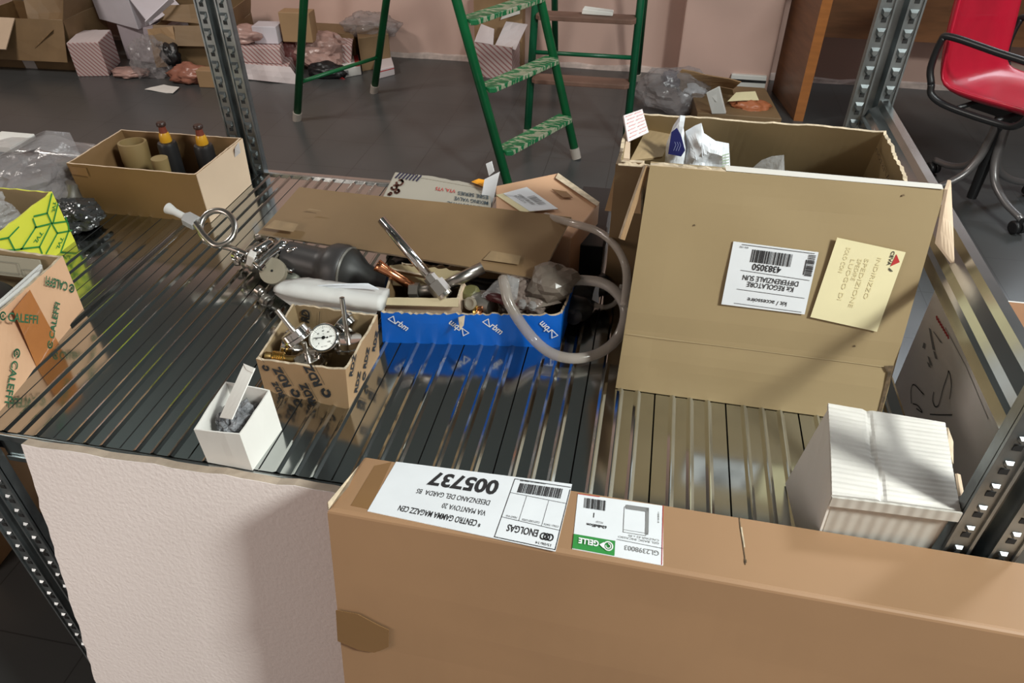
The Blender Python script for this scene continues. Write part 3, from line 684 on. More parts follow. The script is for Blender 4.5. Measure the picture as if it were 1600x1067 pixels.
# bags in the carton
def crumple(name, pts, m, parent=None, seed=0, amp=.012, n=14, thick=0.006):
    "crumpled film pillow from outline points: fan of rings between a front and a back sheet"
    pts = [V(p) for p in pts]; c = sum(pts, V()) / len(pts); K = len(pts)
    nrm = (pts[1] - pts[0]).cross(pts[2] - pts[0]).normalized()
    if nrm.dot(CAM - c) < 0: nrm = -nrm
    out = []
    for i in range(K):
        for k in range(4): out.append(lerp(pts[i], pts[(i + 1) % K], k / 4))
    M = len(out); vs = []; R = 8
    for s in (1, -1):
        for r in range(R):
            f = 1 - r / R
            for p in out:
                q = lerp(c, p, f); b = math.sqrt(max(0, 1 - f ** 2)) * thick * s
                q = q + nrm * (b + amp * (0.5 - abs(noise.noise(q * 45 + V((seed, s, 0))))) * (1 - f ** 4) * s); vs.append(q)
    fs = []
    for s in (0, 1):
        o = s * M * R
        for r in range(R - 1):
            for i in range(M): fs.append((o + r * M + i, o + r * M + (i + 1) % M, o + (r + 1) * M + (i + 1) % M, o + (r + 1) * M + i))
        fs.append(tuple(o + (R - 1) * M + i for i in range(M)))
    for i in range(M): fs.append((i, M * R + i, M * R + (i + 1) % M, (i + 1) % M))
    o = mk(name, vs, fs, m, parent, smooth=False); return o
bg = thing('navy_printed_bag', (0.05, 0.86, 0.91), 'upright white plastic bag with a navy blue print, inside the open carton', 'plastic bag')
def B1p(px, py, y=0.86): return Y(px, py, y)
crumple('film', [B1p(1038, 262), B1p(1041, 225), B1p(1052, 196), B1p(1063, 180), B1p(1071, 181), B1p(1068, 200), B1p(1073, 228), B1p(1071, 262), V((.035, .86, 1.0))], bag_white, bg, 1, amp=.004)
a = Art([B1p(1043, 242, .85), B1p(1072, 245, .85), B1p(1070, 198, .85), B1p(1044, 198, .85)], size=(.03, .04), lift=.003)
navy = mat('navy_print', (0.012, 0.015, 0.11), 0.5); pale_ink = mat('pale_blue_ink', (0.35, 0.4, 0.6), 0.5)
a.poly([(.001, .003), (.022, .001), (.029, .010), (.023, .030), (.016, .040), (.006, .034)], 0)
for k in range(3): a.line([(.010 + .004 * k, .010), (.014 + .004 * k, .018), (.012 + .004 * k, .022)], .0005, 1, 2)
a.build('navy_print', [navy, pale_ink], bg)
bg = thing('crumpled_white_bag', (0.09, 0.86, 0.91), 'crumpled white plastic bag with faint green print beside the navy printed bag', 'plastic bag')
crumple('film', [B1p(1062, 262), B1p(1073, 232), B1p(1071, 205), B1p(1086, 196), B1p(1096, 192), B1p(1100, 208), B1p(1118, 220), B1p(1139, 224), B1p(1141, 264), V((.10, .86, 1.0)), V((.06, .86, 1.0))], bag_white, bg, 2, amp=.014)
a = Art([B1p(1127, 262, .848), B1p(1140, 262, .848), B1p(1140, 236, .848), B1p(1127, 238, .848)], size=(.01, .02), lift=.003)
for k in range(5): a.line([(.001, .003 + .0035 * k), (.009, .004 + .0035 * k)], .0012, 0)
a.build('green_print', [mat('pale_green_ink', (.45, .6, .4), .5)], bg)
tag(crumple('clear_bag', [B1p(1174, 264), B1p(1190, 250), B1p(1206, 244), B1p(1225, 242), B1p(1226, 268), V((.165, .86, 1.0)), V((.12, .86, 1.0))], bag_clear, None, 3, amp=.012), 'small clear plastic bag peeking out of the middle of the open carton', 'plastic bag')

# white corrugated carton
wc = thing('white_corrugated_carton', (0.27, 0.56, DZ), 'small white corrugated carton with ridged creased lid by the right front post', 'carton')
wt = [Z(1303, 771, 1.012), Z(1497, 793, 1.010), Z(1474, 662, 1.006), Z(1298, 632, 1.010)]
wb = [V((wt[0].x + .004, wt[0].y, .9)), V((wt[1].x - .004, wt[1].y, .9)), V((wt[2].x, wt[2].y, .9)), V((wt[3].x - .002, wt[3].y, .9))]
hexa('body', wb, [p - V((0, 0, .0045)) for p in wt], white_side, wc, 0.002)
def lidf(u, v):
    return 0.00025 * math.sin(v * 130 + 2 * math.sin(u * 3)) + (-0.0022 * max(0, 1 - abs(u - (0.33 + .06 * (1 - v) + .02 * math.sin(v * 9))) / .035))
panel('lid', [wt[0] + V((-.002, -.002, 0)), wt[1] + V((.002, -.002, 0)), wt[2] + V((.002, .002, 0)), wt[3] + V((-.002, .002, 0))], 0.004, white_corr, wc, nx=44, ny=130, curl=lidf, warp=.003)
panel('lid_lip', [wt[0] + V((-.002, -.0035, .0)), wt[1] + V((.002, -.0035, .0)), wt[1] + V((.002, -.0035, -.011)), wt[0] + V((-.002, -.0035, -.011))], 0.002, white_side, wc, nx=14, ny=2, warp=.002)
panel('side_tab', [Z(1478, 668, 1.003), Z(1486, 690, .99), Z(1486, 725, .985), Z(1478, 700, .995)], 0.002, card_edge, wc, nx=2, ny=2)
panel('side_tab', [Z(1492, 740, 1.0), Z(1497, 742, .99), Z(1503, 775, .985), Z(1497, 775, .995)], 0.002, card_pale, wc, nx=2, ny=2)
panel('left_gusset', [V((wb[0].x - .001, wb[0].y, .902)), wt[0] - V((.001, 0, .006)), wt[3] - V((.001, 0, .006)), V((wb[3].x - .018, wb[3].y - .01, .902))], 0.002, white_card, wc, nx=3, ny=3)

# white carton standing outside the rack
wx = 0.415
oc = thing('flat_white_carton', (0.427, 0.6, 0), 'flat pale grey carton with black marker scrawl outside the rack under the side rail', 'carton')
TF = X(1474, 418, wx)
greyw = mat('grey_white_card', (0.84, 0.82, 0.80), 0.5, vary=0.05, bump=0.08)
hexa('body', [(wx, 0.50, 0), (wx + .025, 0.50, 0), (wx + .025, TF.y, 0), (wx, TF.y, 0)], [(wx, 0.50, 1.0), (wx + .025, 0.50, 1.0), (wx + .025, TF.y, 1.0), (wx, TF.y, 1.0)], greyw, oc, 0.003)
def XP(x, y): return X(1240 + x / 3.139, 560 + y / 3.139, wx)
def proj2(P): return (-(P.y), P.z)
a = Art([V((wx, 1.0, 0)), V((wx, 0, 0)), V((wx, 0, 1)), V((wx, 1.0, 1))], size=(1, 1), lift=.0008)
def s2(pts): return [(1 - XP(*p).y, XP(*p).z) for p in pts]
def smooth2(p): q = catmull([V((x, y, 0)) for x, y in p], 6); return [(v.x, v.y) for v in q]
for st_ in ([(580, 220), (578, 160), (592, 128), (640, 176)], [(588, 222), (612, 232), (634, 265), (605, 246)], [(690, 165), (685, 205), (697, 236), (715, 225), (735, 150), (757, 85), (763, 62), (772, 90), (776, 140), (768, 198)], [(672, 274), (720, 277), (780, 277)], [(765, 372), (776, 375), (772, 430)]):
    a.line(smooth2(s2(st_)), .0016, 0)
def s3(px, py): p = X(px, py, wx); return (1 - p.y, p.z)
for k in range(8):
    x0, y0 = 1463 + k * 2.5, 494 + k * 4.2; p = [s3(x0, y0), s3(x0 + 2.0, y0 - 1.0), s3(x0 + 3.6, y0 + 6), s3(x0 + 1.4, y0 + 6.5)]; a.poly(p, 1)
for (x0, y0, x1, y1) in ((1452, 512, 1462, 548), (1458, 517, 1474, 537), (1444, 535, 1446, 545), (1450, 556, 1458, 572), (1459, 548, 1466, 562), (1449, 565, 1456, 575)):
    a.poly([s3(x0, y0), s3(x0 + 3, y0 + 2), s3(x1, y1), s3(x1 - 4, y1 - 2)], 2)
a.line([s3(1478, 512), s3(1510, 572), s3(1545, 655)], .0012, 3)
a.build('markings', [ink, ink_red, ink_grey, mat('crease_grey', (.36, .35, .34), .6)], oc)
ro = thing('low_brown_carton', (1.25, 1.95, 0), 'open brown carton with pale rim on the floor at the right edge, beyond the rail', 'carton')
P0 = Z(1558, 468, .32)
carton(ro, [(P0.x - .02, P0.y - .22, 0), (P0.x + .40, P0.y - .22, 0), (P0.x + .40, P0.y, 0), (P0.x - .02, P0.y, 0)], [(P0.x - .02, P0.y - .22, .32), (P0.x + .40, P0.y - .22, .32), (P0.x + .40, P0.y, .32), (P0.x - .02, P0.y, .32)], .006, [card, card_peach, white_card])

# ==================================================================== LEFT SIDE OF THE SHELF
lb = thing('shallow_brown_carton', (-0.82, 1.05, DZ), 'open tan box holding a brown pot and two dark bottles by the rear left upright', 'carton')
b4 = [V((-0.924, 0.975, .9)), V((-0.702, 0.978, .9)), V((-0.702, 1.125, .9)), V((-0.924, 1.125, .9))]
t4 = [V((-0.930, 0.972, .990)), V((-0.700, 0.972, .990)), V((-0.700, 1.127, .988)), Z(189, 202, .990)]
carton(lb, b4, t4, .003, [mat('shaded_tan_card', (.19, .105, .035), .5, vary=.1), card_dark, card_pale], nx=20, rag=.001, warp=.0)  # outside colour darkened to paint in the shade on the front
hexa('lit_end_panel', [(-.7015, .978, .901), (-.700, .978, .901), (-.700, 1.125, .901), (-.7015, 1.125, .901)], [(-.6995, .973, .989), (-.698, .973, .989), (-.698, 1.127, .987), (-.6995, 1.127, .987)], card_pale, lb, 0)  # paler panel that paints in the light falling on this end
sheet('clear_tape', [Z(365, 232, .985) + V((.002, 0, 0)), Z(371, 222, .987) + V((.002, 0, 0)), V((-.6985, 1.11, .968)), V((-.6985, 1.09, .968))], tape_w, lb)
sheet('clear_tape', [V((-.925, .9705, .985)), V((-.895, .9705, .985)), V((-.895, .9705, .970)), V((-.925, .9705, .972))], tape_m, lb)
pot = lathe('brown_pot', [(0, .018), (.004, .020), (.035, .022), (.05, .024), (.076, .024), (.080, .0235), (.0805, .020), (.05, .019)], V((-.882, 1.075, .906)), (0, 0.05, 1), mat('brown_pot_card', (.22, .15, .06), .6))
tag(pot, 'tall round brown pot at the left inside the tan box of bottles', 'pot')
sc_ = lathe('short_brown_cup', [(0, .011), (.05, .013), (.068, .0135), (.0685, .002)], V(Z(247, 245, .985)) - V((0, 0, .070)), (0.02, 0, 1), mat('cup_card', (.24, .17, .07), .6))
tag(sc_, 'short round brown cup between the pot and the dark bottles', 'cup')
amber = mat('amber_collar', (.55, .28, .02), .25, coat=.4); redcap = mat('red_brown_cap', (.16, .035, .02), .4); capd = mat('dark_cap_rim', (.03, .012, .008), .4)
def bottle(px, py, lbl):
    top = Z(px, py, 1.022); b = V((top.x, top.y, .904))
    r = thing('dark_bottle', b, lbl, 'bottle', 'dark bottles in the tan box')
    lathe('bottle_body', [(0, .014), (.002, .0165), (.075, .0165), (.080, .0150), (.082, .008)], b, (0, 0, 1), blackm, r)
    lathe('collar', [(.081, .0095), (.083, .0105), (.094, .009), (.098, .0075)], b, (0, 0, 1), amber, r)
    lathe('cap', [(.098, .0070), (.109, .0055), (.110, .0055)], b, (0, 0, 1), redcap, r); lathe('cap_rim', [(.109, .0065), (.110, .0078), (.114, .0080), (.116, .0065)], b, (0, 0, 1), capd, r)
bottle(250, 189, 'dark bottle with red neck in the middle of the tan box'); bottle(308, 193, 'dark bottle with amber collar near the right end of the tan box')

# yellow TVL carton
ty = thing('yellow_patterned_carton', (-0.96, 0.80, DZ), 'yellow open carton with green honeycomb lines and TVL lettering, behind the green lettered box', 'carton')
xr = -0.885
tb = [V((-1.06, .73, .9)), V((xr, .73, .9)), V((xr, .882, .9)), V((-1.06, .882, .9))]
tt = [V((-1.06, .73, .985)), X(0, 362, xr - .002), X(81, 299, xr - .002), V((-1.06, .882, .985))]
tt[1] = X(-25, 380, xr - .002)
carton(ty, tb, tt, .003, [yellow_box, card_in, yellow_box], nx=14, rag=.002)
def tp(x, y): p = X(x / 6.27, 250 + y / 6.27, xr + .0005); return (p.y - .70, p.z - .9)
a = Art([V((xr, .70, .9)), V((xr, .90, .9)), V((xr, .90, 1.0)), V((xr, .70, 1.0))], size=(.2, .1), lift=.0012)
for L in ([(505, 330), (460, 520), (330, 550)], [(460, 520), (505, 620), (650, 600)], [(505, 620), (340, 660)], [(320, 575), (350, 655), (210, 870)], [(505, 620), (560, 715), (700, 690)],
          [(560, 715), (450, 915)], [(565, 430), (520, 610)], [(640, 560), (670, 650), (672, 690)], [(672, 690), (590, 910)], [(490, 640), (385, 850)], [(385, 850), (410, 915)], [(385, 850), (200, 870)],
          [(80, 760), (0, 775)], [(80, 760), (140, 880), (210, 870)], [(140, 880), (0, 885)], [(180, 655), (80, 760)]):
    a.line([tp(*p) for p in L], .0024, 0)
def tt_text(x0, y0, x1, y1, h):
    p, q = tp(x0, y0), tp(x1, y1); an = math.degrees(math.atan2(q[1] - p[1], q[0] - p[0])); a.text('TVL', p[0], p[1], h, 0, bold=.02, ang=an, width=math.hypot(q[0] - p[0], q[1] - p[1]))
tt_text(520, 400, 505, 510, .006); tt_text(400, 690, 325, 805, .006); tt_text(600, 745, 545, 865, .006)
a.build('green_pattern', [mat('green_line', (.02, .20, .04), .5)], ty)
# CALEFFI carton
cl = thing('green_lettered_carton', (-0.83, 0.60, DZ), 'open peach box with green CALEFFI lettering and brown tape at the left edge', 'carton')
cb = [V((-.95, .46, .9)), Z(3, 640, .9), Z(132, 486, .9), V((-.95, .715, .9))]
cb[1] = Z(-40, 690, .9); cb[1].z = cb[2].z = .9
ct = [V((-.95, .45, .975)), X(-40, 520, -.738), X(98, 400, -.745), V((-.95, .72, .988))]
carton(cl, cb, ct, .004, [card_peach, card_in, card_edge], nx=20, rag=.002, warp=0)
cbp, ctp = cb[2], ct[2]
nC = (cb[1] - cb[2]).cross(ct[2] - cb[2]).normalized()
if nC.x < 0: nC = -nC
def Cp(px, py): return onp(px, py, cb[2] + nC * .0012, nC)
def cart(x, y): return Cp(x / 4.27, 390 + y / 4.27)
def cal_text(x0, y0, x1, y1, hpx, logo=True, flip=False):
    p, q = cart(x0, y0), cart(x1, y1); U = (q - p); L = U.length; U.normalize(); Wd = nC.cross(U).normalized()
    Wd = -Wd if flip else Wd
    h = hpx
    A = Art(O=p, U=U * L, W=Wd * h, lift=.0004)
    if A.n.dot(nC) < 0: A.n = -A.n
    x = 0
    if logo: A.ring(h * .5, h * .5, h * .42, h * .2, 0, a0=30, a1=330); A.ring(h * .5, h * .5, h * .12, h * .12, 0); x = h * 1.3
    A.text('CALEFFI', x, 0, h, 0, bold=.018, width=L - x); return A
for j, args in enumerate([(497, 235, 306, 175, .0115), (345, 665, 400, 360, .0105), (95, 655, 30, 1020, .0115), (-5, 470, 250, 495, .0105)]):
    A = cal_text(*args); A.build('green_lettering', [ink_green], cl)
tq = [cart(160, 265), cart(215, 285), cart(385, 640), cart(245, 770)]
A = Art([cart(75, 420), cart(245, 790), cart(390, 615), cart(205, 262)], lift=.0007)
sheet('orange_tape', [cart(90, 405) + nC * -.0004, cart(245, 780) + nC * -.0004, cart(392, 625) + nC * -.0004, cart(200, 268) + nC * -.0004], tape_o, cl, .0004)
panel('white_rim_foam', [X(-30, 500, -.742), X(56, 425, -.752), X(66, 420, -.752), X(66, 414, -.752)], .003, foam, cl)
tube('foam_edge', [X(-30, 497, -.750), X(10, 467, -.752), X(42, 442, -.756), X(60, 422, -.760)], .0042, foam, cl, smoothp=5)
panel('print_flap', [V((-.93, .700, .955)), V((-.775, .700, .955)), V((-.775, .704, .984)), V((-.93, .704, .984))], .002, mat('grey_card', (.36, .33, .25), .7), cl)
A = Art([V((-.93, .699, .957)), V((-.775, .699, .957)), V((-.775, .703, .982)), V((-.93, .703, .982))], lift=.0008)
for (x0, y0, x1, y1) in ((.02, .006, .05, .018), (.055, .006, .075, .018), (.08, .004, .12, .020), (.125, .004, .15, .012)): A.line([(x0, y0), (x1, y0), (x1, y1), (x0, y1), (x0, y0)], .0008)
A.build('flap_print', [mat('faint_ink', (.22, .21, .17), .7)], cl)
tag(blob('black_rubber_part', (-.835, .63, .945), (.06, .055, .035), black, amp=.12, fr=1.2, ridge=False), 'rounded black rubber part inside the green lettered box', 'rubber part')
tag(blob('clear_bag', (-.90, .66, .95), (.035, .04, .03), bag_clear, seed=4, amp=.4), 'small clear bag in the corner of the green lettered box', 'plastic bag')

# plastic bags at the far left
bgl = thing('grey_bag_of_fittings', (-1.0, 1.0, DZ), 'large translucent grey plastic bag of dark fittings slumped left of the tan box', 'plastic bag')
blob('film', (-1.035, 1.0, .945), (.100, .105, .055), bag, bgl, seed=2, amp=.30, fr=1.5, flat=.902, sub=4, smooth=False)
blob('inner_film', (-1.04, .99, .935), (.085, .085, .045), bag, bgl, seed=8, amp=.35, fr=1.8, flat=.902, sub=4, smooth=False)
panel('loose_film', [Z(-10, 245, 1.0), Z(62, 232, 1.0), Z(72, 204, 1.02), Z(55, 215, 1.03)], .001, bag, bgl, nx=5, ny=5, warp=.01)
panel('loose_film', [Z(62, 232, 1.0), Z(130, 250, .965), Z(108, 208, 1.0), Z(72, 204, 1.02)], .001, bag, bgl, nx=6, ny=6, warp=.012)
for k, (x, y, z, r) in enumerate([(-1.03, .98, .93, .028), (-.98, 1.03, .93, .026), (-1.06, 1.05, .93, .03), (-.95, .965, .922, .018)]):
    lathe('fitting', [(0, r * .8), (.01, r), (.03, r), (.04, r * .6), (.055, r * .55)], (x, y, z - .02), (.3 * math.cos(k * 2), .4 * math.sin(k * 3), 1), dull if k % 2 else blackm, bgl)
bgc = thing('clear_bag_of_fittings', (-.96, .82, .93), 'clear crinkled plastic bag lying in the yellow patterned carton', 'plastic bag')
blob('film', (-.972, .80, .976), (.062, .062, .026), bag_clear, bgc, seed=7, amp=.30, fr=1.8, sub=4, smooth=False)
lathe('fitting', [(0, .02), (.006, .024), (.02, .024), (.03, .012)], (-.98, .80, .955), (.2, -.4, 1), satin, bgc)
lathe('fitting', [(0, .012), (.03, .012), (.032, .016), (.04, .016)], (-.93, .84, .95), (1, .2, .3), dull, bgc)
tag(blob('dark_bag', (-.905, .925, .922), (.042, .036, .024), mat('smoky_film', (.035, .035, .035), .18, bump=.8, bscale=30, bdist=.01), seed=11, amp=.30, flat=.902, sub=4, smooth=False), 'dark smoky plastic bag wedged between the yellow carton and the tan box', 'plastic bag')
tag(box('white_notebook', -1.12, -1.055, 1.0, 1.06, .985, .995, white_card), 'white card corner at the left edge above the grey bag', 'card')

# small white box with bubble film
wb_ = thing('small_white_box', (-.405, .51, DZ), 'small open white box full of bubble wrap, behind the plasterboard sheet', 'box')
q = [V((-.432, .482, .9)), V((-.378, .480, .9)), V((-.374, .545, .9)), V((-.430, .548, .9))]
qt = [V((-.4335, .481, .951)), V((-.379, .479, .956)), V((-.3755, .544, .961)), V((-.430, .548, .961))]
carton(wb_, q, qt, .0015, [white_card, white_card, white_card], nx=6, warp=.001)
panel('lid_flap', [Z(343, 652, .958), Z(362, 655, .965), Z(398, 575, .993), Z(381, 568, .993)], .0012, white_card, wb_, nx=3, ny=6)
panel('folded_tab', [Z(381, 568, .993), Z(398, 576, .993), Z(396, 583, .990), Z(386, 578, .990)], .0012, white_card, wb_)
tag(blob('bubble_wrap', (-.404, .514, .930), (.021, .028, .026), bubble, seed=5, amp=.30, fr=3.5, sub=4, smooth=False), 'clump of clear bubble wrap stuffed in the small white box', 'bubble wrap')

# ---------------------------------------------------------------- RDZ box with thermometers
rd = thing('printed_parts_box', (-.365, .645, DZ), 'small open brown box printed with RDZ, full of dial thermometers, left of the blue box', 'box')
rb = [V((-.423, .603, .9)), V((-.310, .591, .9)), V((-.308, .695, .9)), V((-.418, .705, .9))]
rt = [V((-.424, .604, .950)), V((-.306, .592, .962)), V((-.303, .695, .966)), V((-.420, .706, .962))]
carton(rd, rb, rt, .003, [card_pale if False else card, card_in, card_edge], nx=16, rag=.0025, warp=.001)
def rdz_face(b0, b1, t1, t0, marks):
    A = Art([b0, b1, t1, t0], lift=.001)
    for (x, y, ang, h, what) in marks:
        c, sn = math.cos(math.radians(ang)), math.sin(math.radians(ang))
        if what != 'l': A.text('RDZ', x, y, h, 0, bold=.045, ang=ang, width=h * 2.6)
        if what != 't': A.ring(x - c * h * .9, y - sn * h * .9, h * .42, h * .32, 0, a0=ang, a1=ang + 300, n=10)
        A.line([(x + sn * h * .35, y - c * h * .35), (x + c * h * 2.4 + sn * h * .35, y + sn * h * 2.4 - c * h * .35)], .0005)
    return A.build('dark_lettering', [ink], rd)
rdz_face(rb[0], rb[1], rt[1], rt[0], [(.040, .017, 112, .011, 'b'), (.082, .026, 112, .011, 'b'), (.070, .002, 112, .010, 't'), (.028, .001, 112, .008, 't'), (.008, .045, 112, .008, 'l')])
rdz_face(rb[1], rb[2], rt[2], rt[1], [(.024, .006, 50, .010, 't'), (.055, .018, 50, .010, 'b'), (.014, .040, 50, .010, 't'), (.086, .020, 50, .010, 't')])
A = Art([V((-.417, .7015, .905)), V((-.308, .6915, .905)), V((-.308, .6915, .962)), V((-.417, .7015, .958))], lift=.0006)
A.text('RD', .016, .030, .011, 0, bold=.045, ang=75); A.line([(.030, .028), (.036, .052)], .0006)
A.build('dark_lettering', [ink], rd)
def gauge(P, D, spin, lbl, stem=.045, r=.0180):
    P = V(P); D = V(D).normalized()
    root = thing('dial_thermometer', P, lbl, 'thermometer', 'dial thermometers in the printed parts box')
    lathe('case', [(-.012, r * .70), (-.0115, r * .92), (-.004, r * .96), (-.003, r * 1.04), (.0012, r * 1.04), (.0022, r * .98), (.0022, r * .90), (.0004, r * .88)], P, D, chrome, root, n=40)
    up = V((0, 0, 1)) if abs(D.z) < .9 else V((0, 1, 0))
    U = up.cross(D).normalized(); W = D.cross(U); c, s = math.cos(spin), math.sin(spin); U, W = U * c + W * s, W * c - U * s
    lathe('dial', [(-.0005, .002), (.0002, r * .9), (.0008, r * .9), (.0008, .0005)], P, D, dial_m, root, n=32)
    R2 = r * .9
    A = Art(O=P + D * .0008 - U * R2 - W * R2, U=U * 2 * R2, W=W * 2 * R2, lift=.0003)
    A.n = D
    for k in range(31):
        t = math.radians(225 - 270 * k / 30); l = .80 if k % 5 else .72
        A.line([(R2 + R2 * .92 * math.cos(t), R2 + R2 * .92 * math.sin(t)), (R2 + R2 * l * math.cos(t), R2 + R2 * l * math.sin(t))], .00022 if k % 5 else .0004)
    for k in range(7):
        t = math.radians(225 - 45 * k); A.text(str(k * 20), R2 + R2 * .55 * math.cos(t), R2 + R2 * .55 * math.sin(t) - .0009, .0020, 0, bold=.01, anchor='c')
    A.text('\u00b0C', R2, R2 * 1.25, .0016, 0, anchor='c'); A.text('RDZ ITALY', R2, R2 * .28, .0011, 0, anchor='c')
    A.build('scale', [ink], root)
    B = Art(O=P + D * .0012 - U * R2 - W * R2, U=U * 2 * R2, W=W * 2 * R2, lift=.0003); B.n = D
    t = math.radians(172); B.line([(R2 + R2 * .75 * math.cos(t), R2 + R2 * .75 * math.sin(t)), (R2 - R2 * .3 * math.cos(t), R2 - R2 * .3 * math.sin(t))], .0009); B.ring(R2, R2, .0012, .0020, 0)
    B.ring(R2 - R2 * .3 * math.cos(t), R2 - R2 * .3 * math.sin(t), .0006, .0010, 0)
    B.build('needle', [ink], root)
    lathe('stem', [(0, .0038), (.004, .0038), (.0042, .0030), (stem, .0030), (stem + .0005, .0022)], P - D * .0115, -D, satin, root, n=16)
    return root
tocam = (CAM - V((-.35, .66, .96))).normalized()
gauge(Z(506, 528, .962), V((-.02, -.55, .83)), 0.35, 'dial thermometer with its white face up, centre of the printed box')
gauge(Z(467, 528, .963), V((.52, -.12, -.75)), 0.2, 'thermometer edge-on with its stem sticking out at upper left', stem=.030)
gauge(Z(545, 541, .945), V((.03, -.12, -.99)), 0, 'thermometer with its bright stem pointing straight up at the right', stem=.055)
gauge(Z(534, 506, .953), V((-.75, .25, .45)), 0, 'thermometer tilted on its side behind the upright stem', stem=.03)
gauge(Z(446, 538, .942), V((-.95, -.15, .25)), 0, 'thermometer on edge against the left wall of the printed box')
gauge(Z(484, 570, .935), V((.1, -.1, -1)), 0, 'thermometer face down at the front wall of the printed box', stem=.02)
gauge(Z(512, 548, .926), V((.8, .5, -.3)), 0, 'thermometer buried beneath the face-up one, only its stem showing', stem=.03)
bf = thing('brass_coupling', Z(440, 560, .948), 'brass threaded coupling lying in the front left corner of the printed box', 'fitting')
p0, p1 = Z(414, 556, .948), Z(463, 563, .940); D = (p1 - p0)
lathe('pipe_stub', [(0, .0055), (.012, .0055), (.014, .004), (D.length, .0055)], p0, D, mat('dull_brass', (.34, .22, .08), .4, 1.0), bf, n=18)
mbx = MB()
mbx.lathe([(D.length * .22, .0072), (D.length * .24, .0078), (D.length * .60, .0078), (D.length * .62, .0072)], p0, D, n=24)
for k in range(5): mbx.lathe([(D.length * (.27 + .065 * k), .0078), (D.length * (.285 + .065 * k), .0085), (D.length * (.30 + .065 * k), .0078)], p0, D, n=24)
mbx.build('knurled_nut', brass, bf)

# ---------------------------------------------------------------- blue box
bb = thing('blue_printed_box', (-.20, .79, DZ), 'low open blue box with white rbm lettering holding pipes and valves, middle of the shelf', 'box')
q = [V((-.313, .722, .9)), V((-.081, .755, .9)), V((-.075, .85, .9)), V((-.315, .83, .9))]
qt = [Z(595, 487, .952), Z(878, 489, .956), V((-.074, .855, .955)), V((-.317, .835, .955))]
carton(bb, q, qt, .003, [blue_box, card_brown, card_edge], nx=60, rag=.004, warp=.003, seed=3)
def fq(): return [q[0], q[1], qt[1], qt[0]]
A = Art(fq(), lift=.0022, size=(.234, .055))
def rbm(x, y, ang, sz=.0125):
    c, s = math.cos(math.radians(ang)), math.sin(math.radians(ang))
    def P(u, v): return (x + u * c - v * s, y + u * s + v * c)
    A.line([P(-.002, 0), P(.010, .0), P(.0, .0085), P(-.002, 0)], .0013); A.text('rbm', *P(.0095, 0), .0095, 0, bold=.02, ang=ang, width=.019)
rbm(.011, .043, -42); rbm(.113, .024, -222 + 0); rbm(.134, .040, -42); rbm(.229, .023, -228)
A.build('white_lettering', [white_print], bb)
sheet('torn_patch', [Z(717, 493, .951) + V((0, -.004, 0)), Z(727, 490, .951) + V((0, -.004, 0)), Z(725, 504, .945) + V((0, -.004, -.002)), Z(719, 511, .941) + V((0, -.004, -.002))], card_edge, bb, .002)
# inner carton in the blue box
ib = thing('cut_down_carton', (-.26, .78, .905), 'cut-down beige carton inside the left half of the blue box, holding chrome pipes', 'carton')
iq = [V((-.305, .733, .904)), V((-.202, .745, .904)), V((-.195, .80, .904)), V((-.305, .815, .904))]
it = [Z(598, 467, .962), Z(716, 468, .963), Z(725, 440, .972), Z(612, 418, .978)]
carton(ib, iq, it, .003, [card_pale, card_brown, card_edge], nx=16, rag=.001)
panel('pale_rim', [Z(598, 476, .961), Z(716, 479, .961), Z(717, 466, .966), Z(598, 465, .966)], .002, mat('pale_rim_card', (.52, .43, .27), .7), ib, nx=10, ny=2, warp=.002)
panel('torn_back_panel', [Z(610, 445, .962), Z(722, 450, .962), Z(727, 420, .975), Z(608, 410, .98)], .003, mat('olive_card', (.34, .27, .15), .8), ib, nx=20, ny=2, rag=.15)
pipeA = thing('chrome_pipe', Z(640, 400, 1.0), 'long chrome pipe with hexagonal nut leaning up across the brown cardboard flap', 'pipe')
a0, a1 = Z(683, 447, .975), Z(596, 343, 1.040)
tube('pipe', [a0, lerp(a0, a1, .5), a1], .0062, chrome, pipeA, n=20, hollow=True)
D = (a0 - a1).normalized()
lathe('hex_nut', [(-.018, .0075), (-.016, .0085), (-.006, .0085), (-.005, .0125), (.013, .0125), (.014, .010)], a0, D, mat('brushed_nut', (.45, .42, .39), .42, 1.0), pipeA, n=6, smooth=False)
lathe('nut_ring', [(.013, .0105), (.018, .0105), (.019, .007), (.010, .0065)], a0, D, satin, pipeA, n=24)
pipeB = thing('short_chrome_pipe', Z(720, 430, .97), 'thick satin chrome pipe lying across the cut-down carton towards the right', 'pipe')
tube('pipe', [Z(688, 451, .967), Z(754, 418, .985)], .0080, satin, pipeB, n=20, hollow=True)
lathe('hex_nut', [(0, .0115), (.012, .0115), (.013, .009)], Z(655, 455, .962), Z(628, 455, .96) - Z(655, 455, .962), dull, pipeB, n=6, smooth=False)
tube('pipe_tail', [Z(655, 455, .962), Z(690, 450, .966)], .0072, dull, pipeB)
cp = thing('copper_tube', Z(615, 430, .97), 'short copper tube with an open flared end, beside the long chrome pipe', 'pipe')
c0, c1 = Z(589, 414, .990), Z(645, 448, .965)
tube('tube', [c0, lerp(c0, c1, .12), lerp(c0, c1, .3), c1], [.0085, .0075, .0062, .0062], copper, cp, n=20, hollow=True)
